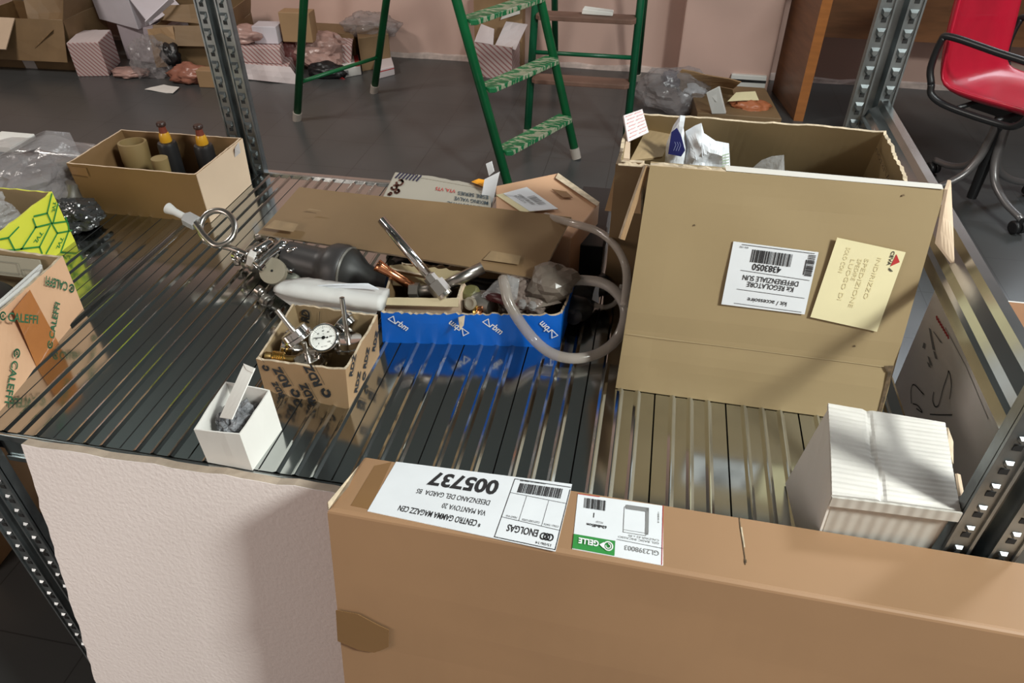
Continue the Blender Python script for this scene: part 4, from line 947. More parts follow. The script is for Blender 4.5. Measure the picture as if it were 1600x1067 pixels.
# valves
va = thing('ball_valve', Z(745, 475, .945), 'ball valve with olive cap, brass ring and dark red lever in the blue box', 'valve')
vp = Z(744, 473, .950)
lathe('olive_cap', [(0, .012), (.004, .0135), (.012, .0125), (.016, .009)], Z(738, 466, .950), (-.2, -.2, 1), olive, va)
lathe('valve_body', [(-.018, .010), (-.006, .012), (0, .015), (.01, .015), (.022, .010)], vp, (.9, -.3, .05), dull, va)
lathe('end_cap', [(0, .008), (.004, .0085), (.005, .006), (.003, .003)], Z(736, 474, .958), (-.2, -.8, .5), putty, va)
lathe('brass_ring', [(0, .008), (.002, .009), (.005, .009), (.006, .0075)], Z(741, 487, .948), (1, 0, .1), brass, va)
lathe('copper_ring', [(.006, .0075), (.008, .0082), (.011, .0082), (.012, .007)], Z(741, 487, .948), (1, 0, .1), copper, va)
hexa('lever', zz([(765, 462), (785, 464), (788, 472), (767, 470)], .962), zz([(765, 460), (785, 462), (788, 470), (767, 468)], .967), maroon, va)
tube('lever_arm', [Z(760, 461, .964), Z(785, 468, .966), Z(806, 480, .960)], [.007, .006, .0045], maroon, va)
hexa('label', zz([(748, 455), (790, 460), (790, 464), (748, 462)], .955), zz([(748, 452), (790, 457), (790, 462), (748, 460)], .958), dull, va)
tag(crumple('clear_bag', [Z(752, 464, .965), Z(775, 440, .975), Z(796, 430, .985), Z(812, 436, .985), Z(808, 466, .97), Z(790, 476, .96)], bag_clear, None, 8, amp=.006), 'clear shiny bag in the middle of the blue box behind the red lever', 'plastic bag')
tag(blob('rose_tinted_bag', Z(815, 462, .955) + V((0, .012, -.012)), (.035, .032, .026), mat('rose_film', (.22, .17, .145), .2, alpha=.9, bump=.6, bscale=30, bdist=.01), seed=9, amp=.3, sub=5), 'rosy grey plastic bag at the right half of the blue box', 'plastic bag')
tag(blob('brown_plastic_bag', Z(862, 437, .975) + V((0, .0, -.006)), (.030, .030, .024), bag_brown, seed=13, amp=.32, fr=1.3, sub=3, smooth=False), 'puffed brown grey bag bulging at the right end of the blue box', 'plastic bag')
tag(panel('folded_film', [Z(818, 440, .972), Z(842, 452, .972), Z(876, 472, .958), Z(828, 482, .952)], .0015, bag_brown, None, nx=8, ny=8, warp=.008), 'folded brown film hanging over the blue box rim at right', 'film')
for k, (px, py) in enumerate(((797, 470), (816, 475), (832, 478))):
    tag(lathe('glass_bead', [(-.006, .0005), (-.005, .004), (0, .006), (.005, .004), (.006, .0005)], Z(px, py, .954), (0, 0, 1), bag_clear), ('clear round bubble beside the red lever', 'clear round bubble under the hose', 'clear round bubble next to the folded film')[k], 'bubble')
# big cardboard flap over the pile
ff = thing('loose_cardboard_flap', (-.30, .87, .95), 'long brown cardboard flap with tape scars lying over the pile of fittings', 'cardboard')
fa, fb, fc, fd = Z(401, 362, .962), Z(843, 437, .972), Z(893, 340, 1.008), Z(467, 291, 1.000)
panel('sheet', [fa, fb, fc, fd], .004, card_brown, ff, nx=24, ny=6, warp=.006, mi_side=card_edge, wscale=4)
nf = (fb - fa).cross(fd - fa).normalized(); nf = nf if nf.dot(CAM - fa) > 0 else -nf
def Ff(px, py): return onp(px, py, fa + nf * .004, nf)
A = Art([fa, fb, fc, fd], lift=.0052); 
ln = (fb - fa).length; hh = (fd - fa).length
for (x0, y0, x1, y1, k) in ((.012, .006, .060, .022, 0), (ln - .085, .012, ln - .035, .026, 0), (.05, .05, .075, .052, 0)): A.poly([(x0, y0), (x1, y0 + .001), (x1 - .003, y1), (x0 + .004, y1 + .001)], k)
A.build('tape_scar', [mat('tape_scar_card', (.25, .17, .09), .6, vary=.2, vscale=40)], ff)
for k, px in enumerate((528, 603, 625, 648, 670, 692)):
    pass
# white wrapped bundle
wp = thing('white_foam_bundle', Z(500, 465, .955), 'bundle wrapped in white foam sheet lying between the dark cylinder and the printed box', 'bundle')
w0, w1 = Z(428, 452, .985), Z(596, 475, .972)
mbx = MB(); U = (w1 - w0); L = U.length; U.normalize(); dn = V((.08, -.35, -.93)).normalized(); bk = V((0, 1, 0.0)); NS = 26; secs = []
prof = [(0, 0), (.006, .004), (.012, .005), (.020, .006), (.030, .002), (.028, -.006), (.018, -.012), (.008, -.014), (-.002, -.010), (-.006, -.004)]
for i in range(NS + 1):
    t = i / NS; tap = .55 + .45 * min(1, t * 5) if i else .35
    dr = (.018 + .020 * math.sin(math.pi * min(1, t * 1.0)) ** .7) 
    P = lerp(w0, w1, t); base = []
    for (b, h) in ((-.004, -.008), (-.006, .0), (-.002, .006), (.006, .0085), (.012, .006), (.020, .0055), (.032, .002), (.031, -.008), (.016, -.013), (.004, -.013)):
        base.append(P + bk * b * tap + V((0, 0, 1)) * h * tap + V((0, 0, .0016)) * noise.noise(V((t * 14, b * 90, h * 50))))
    secs.append(base)
K = len(secs[0]); vs = [p for s_ in secs for p in s_]
fs = [(i * K + k, i * K + (k + 1) % K, (i + 1) * K + (k + 1) % K, (i + 1) * K + k) for i in range(NS) for k in range(K)] + [tuple(range(K))[::-1], tuple(NS * K + k for k in range(K))]
mk('foam_wrap', vs, fs, foam, wp, smooth=True)
panel('draped_sheet', [Z(430, 457, .978), Z(592, 478, .964), Z(585, 500, .945), Z(466, 484, .950)], .0015, foam, wp, nx=12, ny=5, warp=.004)
panel('loose_fold', [Z(480, 450, .982), Z(592, 452, .985), Z(575, 444, .990), Z(520, 446, .990)], .0015, bag_white, wp, nx=10, ny=4, warp=.006)
sg = thing('red_edged_leaflet', Z(558, 484, .945), 'narrow white card with red edge standing behind the printed box', 'card')
hexa('sheet', zz([(553, 500), (566, 501), (567, 497), (554, 496)], .925), zz([(553, 480), (566, 481), (567, 477), (554, 476)], .955), white_card, sg)
hexa('red_edge', zz([(551, 500), (555, 500), (556, 496), (552, 496)], .926), zz([(551, 480), (555, 480), (556, 476), (552, 476)], .956), ink_red, sg)
# insulated reducer
rr_ = thing('insulated_reducer', Z(520, 420, .95), 'dark grey rubber sleeved pipe reducer with bulged collar lying on the shelf', 'pipe fitting')
p0, p1 = Z(450, 402, .945), Z(608, 440, .938); D = p1 - p0; L = D.length
lathe('sleeve', [(0, .020), (.001, .0238), (L * .32, .0245), (L * .37, .0262), (L * .43, .0335), (L * .47, .0365), (L * .56, .0375), (L * .60, .0355), (L * .615, .0320), (L * .62, .0300)], p0, D, rubber, rr_, n=48)
lathe('cone', [(L * .61, .0335), (L * .64, .0335), (L * .70, .0265), (L * .77, .0180), (L * .86, .0145), (L, .0130)], p0, D, mat('darker_rubber', (.030, .030, .028), .5), rr_, n=48)
lathe('seam_ring', [(L * .602, .0350), (L * .612, .0362), (L * .624, .0345)], p0, D, mat('ring_rubber', (.14, .13, .11), .4), rr_, n=48)
# knob
kn = thing('round_end_cap', Z(425, 424, .95), 'flat round putty coloured end cap with centre hole among the chrome fittings', 'cap')
Dk = V((.12, -.72, .68)).normalized(); pk = Z(425, 423, .948)
lathe('disc', [(-.022, .012), (-.020, .0175), (-.002, .0188), (0, .0182), (.0003, .0172), (.0002, .002)], pk, Dk, putty, kn, n=40)
lathe('centre_hole', [(.0002, .0017), (.0009, .0017), (.0009, .0002)], pk, Dk, blackm, kn, n=16)
# siphon tube with a loop
sp = thing('looped_siphon_pipe', Z(340, 360, .95), 'satin steel siphon pipe bent into a full ring, white plugged end over the shelf', 'pipe')
Pn = V((.10, -.60, .79)).normalized(); Pc = Z(340, 356, .962)
def S(px, py, k=0.0): return onp(px, py, Pc + Pn * k, Pn)
ringp = [S(340 + 27 * math.cos(math.radians(t)), 356 + 27 * math.sin(math.radians(t)), .004 * (1 - i / 9)) for i, t in enumerate(range(150, 150 + 360 + 30, 30))]
path = [S(303, 346, .004), S(312, 358, .004), S(320, 369, .004), S(334, 382, .005)] + [S(340 + 27 * math.cos(math.radians(t)), 356 + 27 * math.sin(math.radians(t)), .005 - .010 * i / 12) for i, t in enumerate(range(75, -240, -30))] + [S(322, 377, -.006), S(340, 383, -.006), S(362, 388, -.006), S(388, 399, -.008)]
tube('bent_pipe', path, .0046, satin, sp, smoothp=6, n=14)
D = S(262, 326) - S(300, 346)
lathe('plug', [(0, .0048), (D.length * .7, .0055), (D.length * .82, .0068), (D.length * .98, .0085), (D.length, .0085), (D.length * 1.0, .005)], S(300, 345), D, foam, sp, n=20)
lathe('hex_nut', [(-.010, .0095), (-.009, .011), (.009, .011), (.010, .0095)], S(299, 345), D, mat('pale_nut', (.5, .5, .5), .35, .4), sp, n=6, smooth=False)
# chrome elbows
def elbow(pts, r, lbl, z=.945, m=chrome, end=True, grp='chrome fittings piled left of the grey reducer'):
    P = [Z(x, y, zz_) for x, y, zz_ in pts]
    o = thing('chrome_fitting', P[0], lbl, 'fitting', grp)
    tube('pipe', P, r, m, o, smoothp=5 if len(P) > 2 else 0, n=16, hollow=True)
    if end:
        D = (P[0] - P[1]).normalized(); lathe('collar', [(-.009, r * 1.25), (-.008, r * 1.42), (-.001, r * 1.42), (0, r * 1.2)], P[0], D, m, o, n=20)
elbow([(396, 402, .955), (404, 392, .965), (425, 378, .965)], .0065, 'chrome tube running up from the white clip at left of the pile')
elbow([(402, 418, .955), (420, 400, .962), (446, 378, .968)], .0065, 'polished chrome tube crossing behind the round end cap')
elbow([(428, 400, .955), (436, 388, .965), (456, 384, .96)], .0065, 'bright curved chrome tube next to the grey reducer')
elbow([(368, 398, .93), (380, 404, .93)], .0060, 'small chrome stub pointing left at the edge of the pile')
elbow([(366, 408, .912), (382, 407, .912)], .0052, 'smaller steel stub just under the left chrome stub', m=satin)
elbow([(448, 392, .965), (464, 389, .965)], .0035, 'thin chrome rod ending by the grey reducer', end=False)
elbow([(446, 420, .945), (459, 425, .94)], .0035, 'thin bright rod right of the round end cap', end=False)
elbow([(400, 372, .940), (414, 368, .945), (424, 374, .95)], .006, 'dark hooped steel piece under the tip of the cardboard flap', m=dull, end=False)
elbow([(402, 452, .915), (412, 459, .912)], .0055, 'little steel coupling on the shelf below the round end cap', m=satin)
elbow([(412, 467, .912), (422, 474, .910)], .0062, 'dull steel coupling half hidden by the white foam bundle', m=dull)
tag(hexa('white_clip', zz([(388, 402), (397, 408), (392, 418), (384, 414)], .950), zz([(392, 388), (402, 394), (398, 404), (386, 398)], .968), white_card, None, .002), 'small white plastic clip where the looped pipe meets the fittings', 'clip')
tag(blob('dark_valve_body', Z(446, 432, .925), (.030, .020, .018), mat('olive_metal', (.10, .10, .08), .45, .5), seed=21, amp=.12, ridge=False, sub=3), 'dark olive valve body between the end cap and the grey reducer', 'valve')
tag(blob('dark_fittings_heap', Z(415, 400, .922), (.030, .035, .018), dull, seed=17, amp=.35, sub=4), 'dull metal body under the crossing chrome tubes', 'fitting')
tag(tube('small_copper_elbow', [Z(450, 446, .925), Z(468, 444, .930), Z(486, 447, .925)], .006, mat('dark_copper', (.30, .11, .05), .4, .6), smoothp=4), 'dark copper elbow just behind the white foam bundle', 'pipe')
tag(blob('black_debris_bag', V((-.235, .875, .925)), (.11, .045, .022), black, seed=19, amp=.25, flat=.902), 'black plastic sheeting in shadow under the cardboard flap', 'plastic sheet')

# ---------------------------------------------------------------- boxes behind the flap
es = thing('grey_valve_box', (-.31, 1.03, DZ), 'flat pale grey box with THERMOSTATIC MIXING VALVE print, behind the cardboard flap', 'box')
et = zz([(592, 318), (768, 345), (766, 290), (617, 268)], .990)
eb = [V((p.x, p.y, .902)) for p in et]
greyc = mat('pale_grey_card', (.34, .31, .26), .55, vary=.05)
hexa('body', eb, et, greyc, es, .002)
A = Art(zz([(766, 290), (617, 268), (592, 318), (768, 345)], .990), size=(.165, .06), lift=.0012)
A.text('ESBE SERIES', .004, .020, .0062, 0, bold=.01, width=.048); A.text('VTA, VTS', .056, .018, .0058, 1, bold=.01, width=.032); A.text('MIXING VALVE', .004, .030, .0062, 0, bold=.01, width=.052); A.text('THERMOSTATIC', .004, .040, .0062, 0, bold=.01, width=.062)
for k in range(7): A.line([(.118 + .006 * k, .002), (.122 + .006 * k, .012)], .0030, 2)
for (x, y, r) in ((.148, .020, .005), (.153, .030, .004), (.146, .036, .003), (.155, .042, .002)): A.ring(x, y, r, .003, 3, a1=300)
A.build('print', [mat('teal_ink', (.04, .07, .09), .5), ink_red, mat('navy_ink', (.02, .02, .05), .5), mat('brown_ink', (.10, .03, .02), .5)], es)
panel('torn_lid_edge', zz([(650, 276), (762, 296), (766, 290), (650, 270)], .991), .003, greyc, es, nx=12, rag=.5)
og = thing('orange_warning_card', Z(748, 287, .995), 'small orange card corner poking out behind the grey valve box', 'card')
hexa('sheet', zz([(736, 284), (757, 292), (757, 281), (748, 279)], .992), zz([(736, 284), (757, 292), (757, 281), (748, 279)], .996), orange, og, 0)
A = Art(zz([(757, 292), (736, 284), (748, 279), (757, 281)], .996), lift=.0008); A.line([(.004, .002), (.014, .002)], .0008); A.line([(.004, .004), (.012, .004)], .0008); A.build('print', [ink], og)
pt = thing('folded_paper_tag', Z(768, 320, .99), 'folded white paper strip standing up between the grey valve box and the brown box', 'paper')
panel('strip', [Y(749, 324, .98), Y(767, 330, .98), Y(781, 268, 1.00), Y(757, 280, 1.00)], .001, paper, pt, nx=3, ny=8, warp=.003)
panel('folded_end', [Y(764, 275, .998), Y(772, 268, .996), Y(768, 252, 1.0), Y(759, 256, 1.0)], .001, paper, pt, nx=3, ny=4, warp=.001)
bw = thing('small_brown_carton', (-.14, 1.03, DZ), 'small brown carton with a white and yellow barcode label, behind the cardboard flap', 'carton')
t = zz([(772, 345), (862, 352), (934, 314), (872, 270)], .990)
t = zz([(756, 345), (868, 368), (935, 315), (872, 270)], .990)
t[3] = Z(872, 270, .990); t = [Z(775, 350, .990), Z(893, 372, .985), Z(937, 316, .990), Z(872, 270, .990), Z(775, 290, .990)]
bo = [V((p.x, p.y, .902)) for p in t]
mk('body', bo + t, [(4, 3, 2, 1, 0), (5, 6, 7, 8, 9)] + [(k, (k + 1) % 5, 5 + (k + 1) % 5, 5 + k) for k in range(5)], card_peach, bw, bevel=.002)
mk('lid_flap', zz([(872, 270), (937, 316), (933, 322), (868, 278)], .993) + zz([(872, 270), (937, 316), (933, 322), (868, 278)], .991), HF, card_edge, bw)
lq = zz([(872, 328), (820, 294), (775, 306), (800, 330)], .9905)
sheet('yellow_label', zz([(815, 332), (775, 305), (790, 302), (835, 331)], .9905), paper_y, bw, .0008)
lab = sheet('white_label', zz([(872, 327), (823, 293), (786, 303), (828, 331)], .9908), paper, bw, .0010)
A = Art(zz([(872, 327), (823, 293), (786, 303), (828, 331)], .9908), size=(.055, .035), lift=.0022)
A.bars(.012, .006, .034, .016, seed=2, n=18); A.bars(.014, .019, .044, .023, seed=6, n=18); A.text('9103024', .020, .025, .004, 0, width=.022)
A.build('label_print', [ink_grey], lab)
sheet('torn_scar', zz([(862, 296), (885, 300), (895, 309), (880, 309)], .9908), tape_m, bw, .0008)

# ---------------------------------------------------------------- hose
hs = thing('clear_hose', Z(880, 560, .91), 'clear flexible hose coiled in a big loop between the blue box and the tall carton', 'hose')
pts = [(852, 338, 1.0), (895, 349, 1.015), (935, 362, 1.02), (962, 385, 1.02), (977, 415, 1.015), (979, 445, 1.0), (975, 478, .985), (982, 500, .97)]
tube('hose_run', [Z(x, y, z) for x, y, z in pts[:7]], .0052, hose_m, hs, smoothp=6, n=14)
pts = [(885, 439, .968), (912, 438, .972), (940, 442, .975), (962, 456, .970), (976, 480, .955), (974, 508, .938), (958, 536, .922), (930, 554, .912), (895, 560, .912), (862, 552, .915), (836, 532, .925), (812, 502, .950), (795, 472, .972), (789, 448, .985), (786, 436, .985)]
tube('hose_loop', [Z(x, y, z) for x, y, z in pts], .0070, hose_m, hs, smoothp=6, n=16)
tube('thin_loop', [Z(x, y, z) for x, y, z in ((928, 476, .925), (945, 480, .920), (960, 474, .925), (968, 460, .935), (972, 445, .945))], .0035, hose_m, hs, smoothp=5, n=12)
bv_ = thing('black_valve', Z(905, 470, .92), 'black plastic valve on the shelf inside the hose loop', 'valve')
lathe('barrel', [(-.03, .012), (-.028, .018), (.01, .020), (.014, .014), (.035, .013), (.036, .016), (.045, .016)], Z(905, 462, .925), (.6, .5, .1), black, bv_)
blob('body', Z(898, 480, .920), (.026, .022, .019), black, bv_, seed=3, amp=.15, ridge=False, sub=3, flat=.902)
lathe('knob', [(0, .010), (.012, .012), (.014, .008)], Z(900, 492, .915), (-.2, -.8, .4), blackm, bv_)
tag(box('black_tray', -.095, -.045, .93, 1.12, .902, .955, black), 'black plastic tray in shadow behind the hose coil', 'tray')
tag(panel('curled_white_tag', [Z(925, 468, .930), Z(936, 474, .930), Z(937, 446, .945), Z(935, 440, .945)], .001, paper, None, nx=3, ny=4, curl=lambda u, v: .004 * math.sin(v * 3)), 'curled white paper tag inside the hose loop', 'tag')

# ==================================================================== LADDERS
def rod(name, a, b, r, m, parent, n=14): return tube(name, [a, b], r, m, parent, n=n)
def ladder(name, lbl, FL, FR, BL, BR, apex_z, steps, paint, tread, step_w, cross, rt=.020, tread_group=None):
    FL, FR, BL, BR = map(V, (FL, FR, BL, BR)); c = (FL + FR + BL + BR) / 4
    r = thing(name, V((c.x, c.y, 0)), lbl, 'ladder')
    AL = (FL + BL) / 2; AR = (FR + BR) / 2; AL.z = AR.z = apex_z
    sF = (FL - BL).normalized() * .03
    tops = (AL + sF, AR + sF, AL - sF, AR - sF)
    for foot, top in zip((FL, FR, BL, BR), tops):
        up = (top - foot).normalized(); rod('leg', foot + up * .045, top, rt, paint, r)
        lathe('rubber_foot', [(0, rt * 1.15), (.05, rt * 1.2), (.052, rt)], foot, up, mat('foot_%d' % (id(foot) % 9999), (.36, .31, .27), .7), r, n=16)
    def on(a, b, z): return lerp(a, b, z / b.z)
    for z in steps:
        a, b = on(FL, tops[0], z), on(FR, tops[1], z); d = (b - a).normalized(); nrm = V((-d.y, d.x, 0))
        if nrm.dot(CAM - a) < 0: nrm = -nrm
        a2, b2 = a + d * rt * .6, b - d * rt * .6; w1, w0 = nrm * (step_w * .62), -nrm * (step_w * .38); t = .022
        p = []
        k = .018
        out = [a2 + w0, b2 + w0, b2 + w1 - nrm * k, b2 + w1 - d * k, a2 + w1 + d * k, a2 + w1 - nrm * k]
        mk('tread', [q - V((0, 0, t)) for q in out] + [V(q) for q in out], [(5, 4, 3, 2, 1, 0), (6, 7, 8, 9, 10, 11)] + [(i, (i + 1) % 6, 6 + (i + 1) % 6, 6 + i) for i in range(6)], tread, r, bevel=.003)
    for side, z in cross:
        a, b = (on(BL, tops[2], z), on(BR, tops[3], z)) if side == 'b' else (on(FL, tops[0], z), on(FR, tops[1], z))
        rod('cross_bar', a, b, .010, paint, r)
    hexa('top_platform', [tops[0] - V((0, 0, .03)), tops[1] - V((0, 0, .03)), tops[3] - V((0, 0, .03)), tops[2] - V((0, 0, .03))], [tops[0], tops[1], tops[3], tops[2]], tread, r, .003)
    return r
ladder('step_ladder', 'green painted stepladder with paint spattered steps standing open beyond the shelf', (-.557, 2.90, 0), (-.327, 3.371, 0), (-1.869, 3.579, 0), (-1.604, 4.064, 0), 1.97,
       [.205 + .252 * k for k in range(7)], green_p, green_s, .085, [('b', .22), ('b', 1.1)])
l2 = ladder('small_step_ladder', 'green framed stepladder with worn brown steps standing near the back wall', (-.604, 3.55, 0), (-.105, 3.55, 0), (-.604, 4.57, 0), (-.105, 4.57, 0), 1.5,
       [.298, .572, .85, 1.12], green_d, tread_m, .10, [('f', .40)], rt=.019)
p = Z(935, 22, .574)
tag(hexa('scrap_of_foam', [p + V((-.08, -.02, 0)), p + V((.07, -.03, 0)), p + V((.07, .02, 0)), p + V((-.07, .02, 0))], [p + V((-.075, -.02, .025)), p + V((.07, -.03, .018)), p + V((.07, .02, .018)), p + V((-.07, .02, .03))], white_card, None, .004), 'scrap of white foam lying on the brown step of the ladder by the wall', 'scrap')

# ==================================================================== BACKGROUND CARTONS, LEFT
def obox(name, label, cat, x, y, sx, sy, h, rot, mats, z=0, flaps=(), closed=False, tip=None, th=.006, group=None, wall=.0):
    "carton centred at x,y; flaps: (side 0 front 1 right 2 back 3 left, length, angle from vertical outward deg)"
    r = thing(name, (x, y, z), label, cat, group); c, s = math.cos(math.radians(rot)), math.sin(math.radians(rot))
    def W(a, b, hh):
        p = V((a * c - b * s, a * s + b * c, hh))
        if tip: p = Quaternion(V(tip[0]), math.radians(tip[1])) @ p
        return p + V((x, y, z))
    hx, hy = sx / 2, sy / 2; cs = [(-hx, -hy), (hx, -hy), (hx, hy), (-hx, hy)]
    b4 = [W(*q, 0) for q in cs]; t4 = [W(*q, h) for q in cs]
    if closed: hexa('body', b4, t4, mats[0], r, .004)
    else: carton(r, b4, t4, th, mats, nx=8, nz=2, rag=.002, warp=.006)
    dirs = [(0, -1), (1, 0), (0, 1), (-1, 0)]
    for (sd, L, an) in flaps:
        a, b = cs[sd], cs[(sd + 1) % 4]; d = dirs[sd]; A_ = math.radians(an); dx, dz = math.sin(A_) * L, math.cos(A_) * L
        panel('flap', [W(*a, h), W(*b, h), W(b[0] + d[0] * dx, b[1] + d[1] * dx, h + dz), W(a[0] + d[0] * dx, a[1] + d[1] * dx, h + dz)], .005, [mats[0], mats[1]][0], r, nx=4, ny=4, warp=.006)
    return r, W
P = Z(45, 108, 0)
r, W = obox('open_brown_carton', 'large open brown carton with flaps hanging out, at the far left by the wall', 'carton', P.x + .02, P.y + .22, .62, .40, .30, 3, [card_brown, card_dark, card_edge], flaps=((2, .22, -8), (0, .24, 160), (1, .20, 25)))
panel('front_flap', [W(-.32, -.205, .30), W(.0, -.205, .30), W(-.01, -.36, .16), W(-.33, -.36, .16)], .006, card_pale, r, nx=4, ny=3, warp=.004)
panel('right_flap', [W(.02, -.10, .40), W(.30, .05, .34), W(.24, -.24, .24), W(.10, -.26, .14)], .006, card_brown, r, nx=4, ny=3, warp=.004)
sheet('pale_tape', [W(-.06, -.2035, .0), W(.02, -.2035, .0), W(-.01, -.2035, .27), W(-.10, -.2035, .27)], tape_w, r, .001)
tag(blob('white_film', W(-.02, .1, .38), (.14, .1, .06), bag_white, seed=31, amp=.3), 'white film heaped on top of the open brown carton at far left', 'plastic film')
P1, P2, P3 = Z(122, 120, 0), Z(171, 119, 0), Z(189, 97, 0)
def from_px(name, label, cat, f0, f1, f2, h, mats, **k):
    "carton from its visible foot corners: front left, front right, rear right"
    f0, f1, f2 = V(f0), V(f1), V(f2); f3 = f0 + (f2 - f1); r = thing(name, (f0 + f2) / 2, label, cat)
    up = V((0, 0, h)); t = [p + up for p in (f0, f1, f2, f3)]
    if k.get('shift'): t = [p + V(k['shift']) for p in t]
    if k.get('open'): carton(r, [f0, f1, f2, f3], t, .005, [mats, card_in, card_edge], nx=8, nz=2)
    else: hexa('body', [f0, f1, f2, f3], t, mats, r, .004)
    return r, (f0, f1, f2, f3), t
r, b, t = from_px('striped_box', 'pink striped white box on the floor beside the big open carton, top taped', 'box', P1, P2, P3, .20, stripe_pk)
sheet('lid_tape', [lerp(t[0], t[1], .38), lerp(t[0], t[1], .58), lerp(t[3], t[2], .58), lerp(t[3], t[2], .38)], stripe_fl, r, .001)
sheet('lid', [lerp(t[0], t[2], .02), lerp(t[1], t[3], .02), lerp(t[2], t[0], .02), lerp(t[3], t[1], .02)], stripe_fl, r, .0006)
Pq = Z(178, 95, 0)
mauve = mat('mauve_white_card', (.44, .38, .41), .55, bump=.05); mauve2 = mat('mauve_white_light', (.58, .54, .58), .55, bump=.05)
r, W = obox('white_floor_box', 'pale mauve white box on the floor under the tilted white box', 'box', -3.20, 4.45, .34, .26, .22, -12, [mauve, mauve, mauve], closed=True)
for (x, y) in ((.12, .06), (.15, .10), (.10, .13)): 
    hexa('vent_hole', [W(x, -.132, y), W(x + .02, -.132, y), W(x + .02, -.130, y), W(x, -.130, y)], [W(x + .01, -.132, y + .03), W(x + .02, -.132, y + .03), W(x + .02, -.130, y + .03), W(x + .01, -.130, y + .03)], blackm, r, 0)
r, W = obox('tilted_white_box', 'white box tipped over with lid hanging open, on top of the mauve white box', 'box', -3.32, 4.46, .36, .26, .20, -18, [mauve2, mauve, mauve2], z=.235, closed=True, tip=((1, .2, 0), 6))
panel('hanging_lid', [W(.18, -.13, .20), W(.18, .12, .20), W(.33, .10, .10), W(.33, -.15, .06)], .006, mauve2, r, nx=3, ny=3, warp=.004)
panel('lid_tongue', [W(.31, -.16, .06), W(.40, .02, .16), W(.42, .0, .20), W(.33, -.17, .09)], .006, mauve2, r, nx=3, ny=2)
hexa('dark_gap', [W(.181, -.04, .05), W(.183, -.04, .05), W(.183, .06, .10), W(.181, .06, .10)], [W(.181, -.03, .13), W(.183, -.03, .13), W(.183, -.02, .15), W(.181, -.02, .15)], blackm, r, 0)
# tan carton behind the upright
P = Z(268, 92, 0)
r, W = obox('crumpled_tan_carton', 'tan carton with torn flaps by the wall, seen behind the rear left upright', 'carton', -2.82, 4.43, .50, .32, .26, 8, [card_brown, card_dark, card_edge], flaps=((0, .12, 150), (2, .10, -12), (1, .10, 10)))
panel('torn_flap', [W(-.28, -.175, .24), W(-.12, -.175, .26), W(-.10, -.24, .05), W(-.26, -.24, .03)], .006, card, r, nx=4, ny=4, warp=.02)
panel('torn_flap', [W(-.27, -.10, .28), W(.05, -.12, .26), W(.0, -.06, .36), W(-.18, -.05, .35)], .006, card_brown, r, nx=4, ny=4, warp=.02)
# loose wrapping on the floor by the striped box
def floor_blob(name, lbl, px, py, sz, m, cat='plastic film', z=None, **k):
    P = Z(px, py, 0); zc = sz[2] * .75 if z is None else z
    return tag(blob(name, (P.x, P.y, zc), sz, m, flat=.001 if z is None else None, **k), lbl, cat)
floor_blob('clear_bag', 'crinkled clear bag on the floor between striped box and rear left upright', 243, 118, (.12, .09, .13), bag, seed=41, amp=.35, sub=4, smooth=False)
floor_blob('black_rubber_part', 'black rubber part on the clear bag near the rear left upright', 276, 118, (.055, .05, .07), black, cat='rubber part', z=.12, seed=5, amp=.3)
floor_blob('pink_bag', 'flattened pinkish bag on the floor just right of the striped box', 205, 118, (.12, .07, .025), bag_pink, seed=43, amp=.3)
floor_blob('rust_bag', 'rusty pink wrapping on the floor at the foot of the tan carton', 300, 128, (.13, .07, .06), mat('rust_film', (.30, .12, .08), .35, vary=.3), seed=45, amp=.35)
P = Z(255, 140, 0); tag(panel('paper_scrap', [P + V((-.10, -.03, .004)), P + V((.10, -.06, .004)), P + V((.09, .03, .012)), P + V((-.03, .06, .010))], .002, white_card, None, nx=4, ny=3, warp=.01), 'pale paper scrap on the floor in front of the clear bag', 'paper')
P = Z(322, 138, 0); r, W = obox('little_tan_box', 'little tan box on the floor against the rear left upright from camera', 'box', P.x, P.y + .05, .10, .08, .10, 5, [card, card, card], closed=True)
# heap between the upright and the ladder
def fb(name, lbl, cat, q, h, m, rot=0, z=0, tip=None):
    (x0, y0), (x1, y1) = q; A_, B_ = Z(x0, y0, z), Z(x1, y1, z); return A_, B_
r, b, t = from_px('striped_box', 'large pink striped box lying flat, lowest of the heap left of the green ladder', 'box', Z(373, 122, 0), Z(455, 127, 0), Z(465, 100, 0), .09, stripe_pk)
panel('torn_lid', [b[0] + V((.0, -.03, .01)), b[1] + V((.10, -.05, .0)), t[1] + V((.02, -.01, 0)), t[0]], .004, stripe_fl, r, nx=8, ny=3, warp=.02)
r, b2, t2 = from_px('striped_box', 'smaller pink striped box stacked on the large striped box left of the ladder', 'box', t[0] + V((.02, .02, .002)), lerp(t[0], t[1], .86) + V((0, .02, .002)), lerp(t[3], t[2], .86) + V((0, 0, .002)), .09, stripe_pk)
P = lerp(t2[0], t2[2], .35); tag(blob('pink_wrap', P + V((-.05, 0, .045)), (.15, .09, .045), bag_pink, seed=51, amp=.35), 'crumpled pink film on the smaller striped box', 'plastic film')
P = Z(425, 55, .22); r, W = obox('small_white_box', 'small white box on the heap beside a little tan box', 'box', P.x - .02, P.y, .15, .12, .10, 6, [mauve2, mauve2, mauve2], z=.185, closed=True)
obox('small_white_box', 'flat white box at the back of the heap left of the upright white one', 'box', P.x - .17, P.y + .02, .12, .10, .06, -8, [mauve2, mauve2, mauve2], z=.185, closed=True)
P = Z(470, 60, .2); obox('small_tan_box', 'small tan box topping the heap, partly behind the green ladder leg', 'box', P.x + .0, P.y + .0, .19, .10, .17, 3, [card, card_dark, card], z=.19, closed=True)
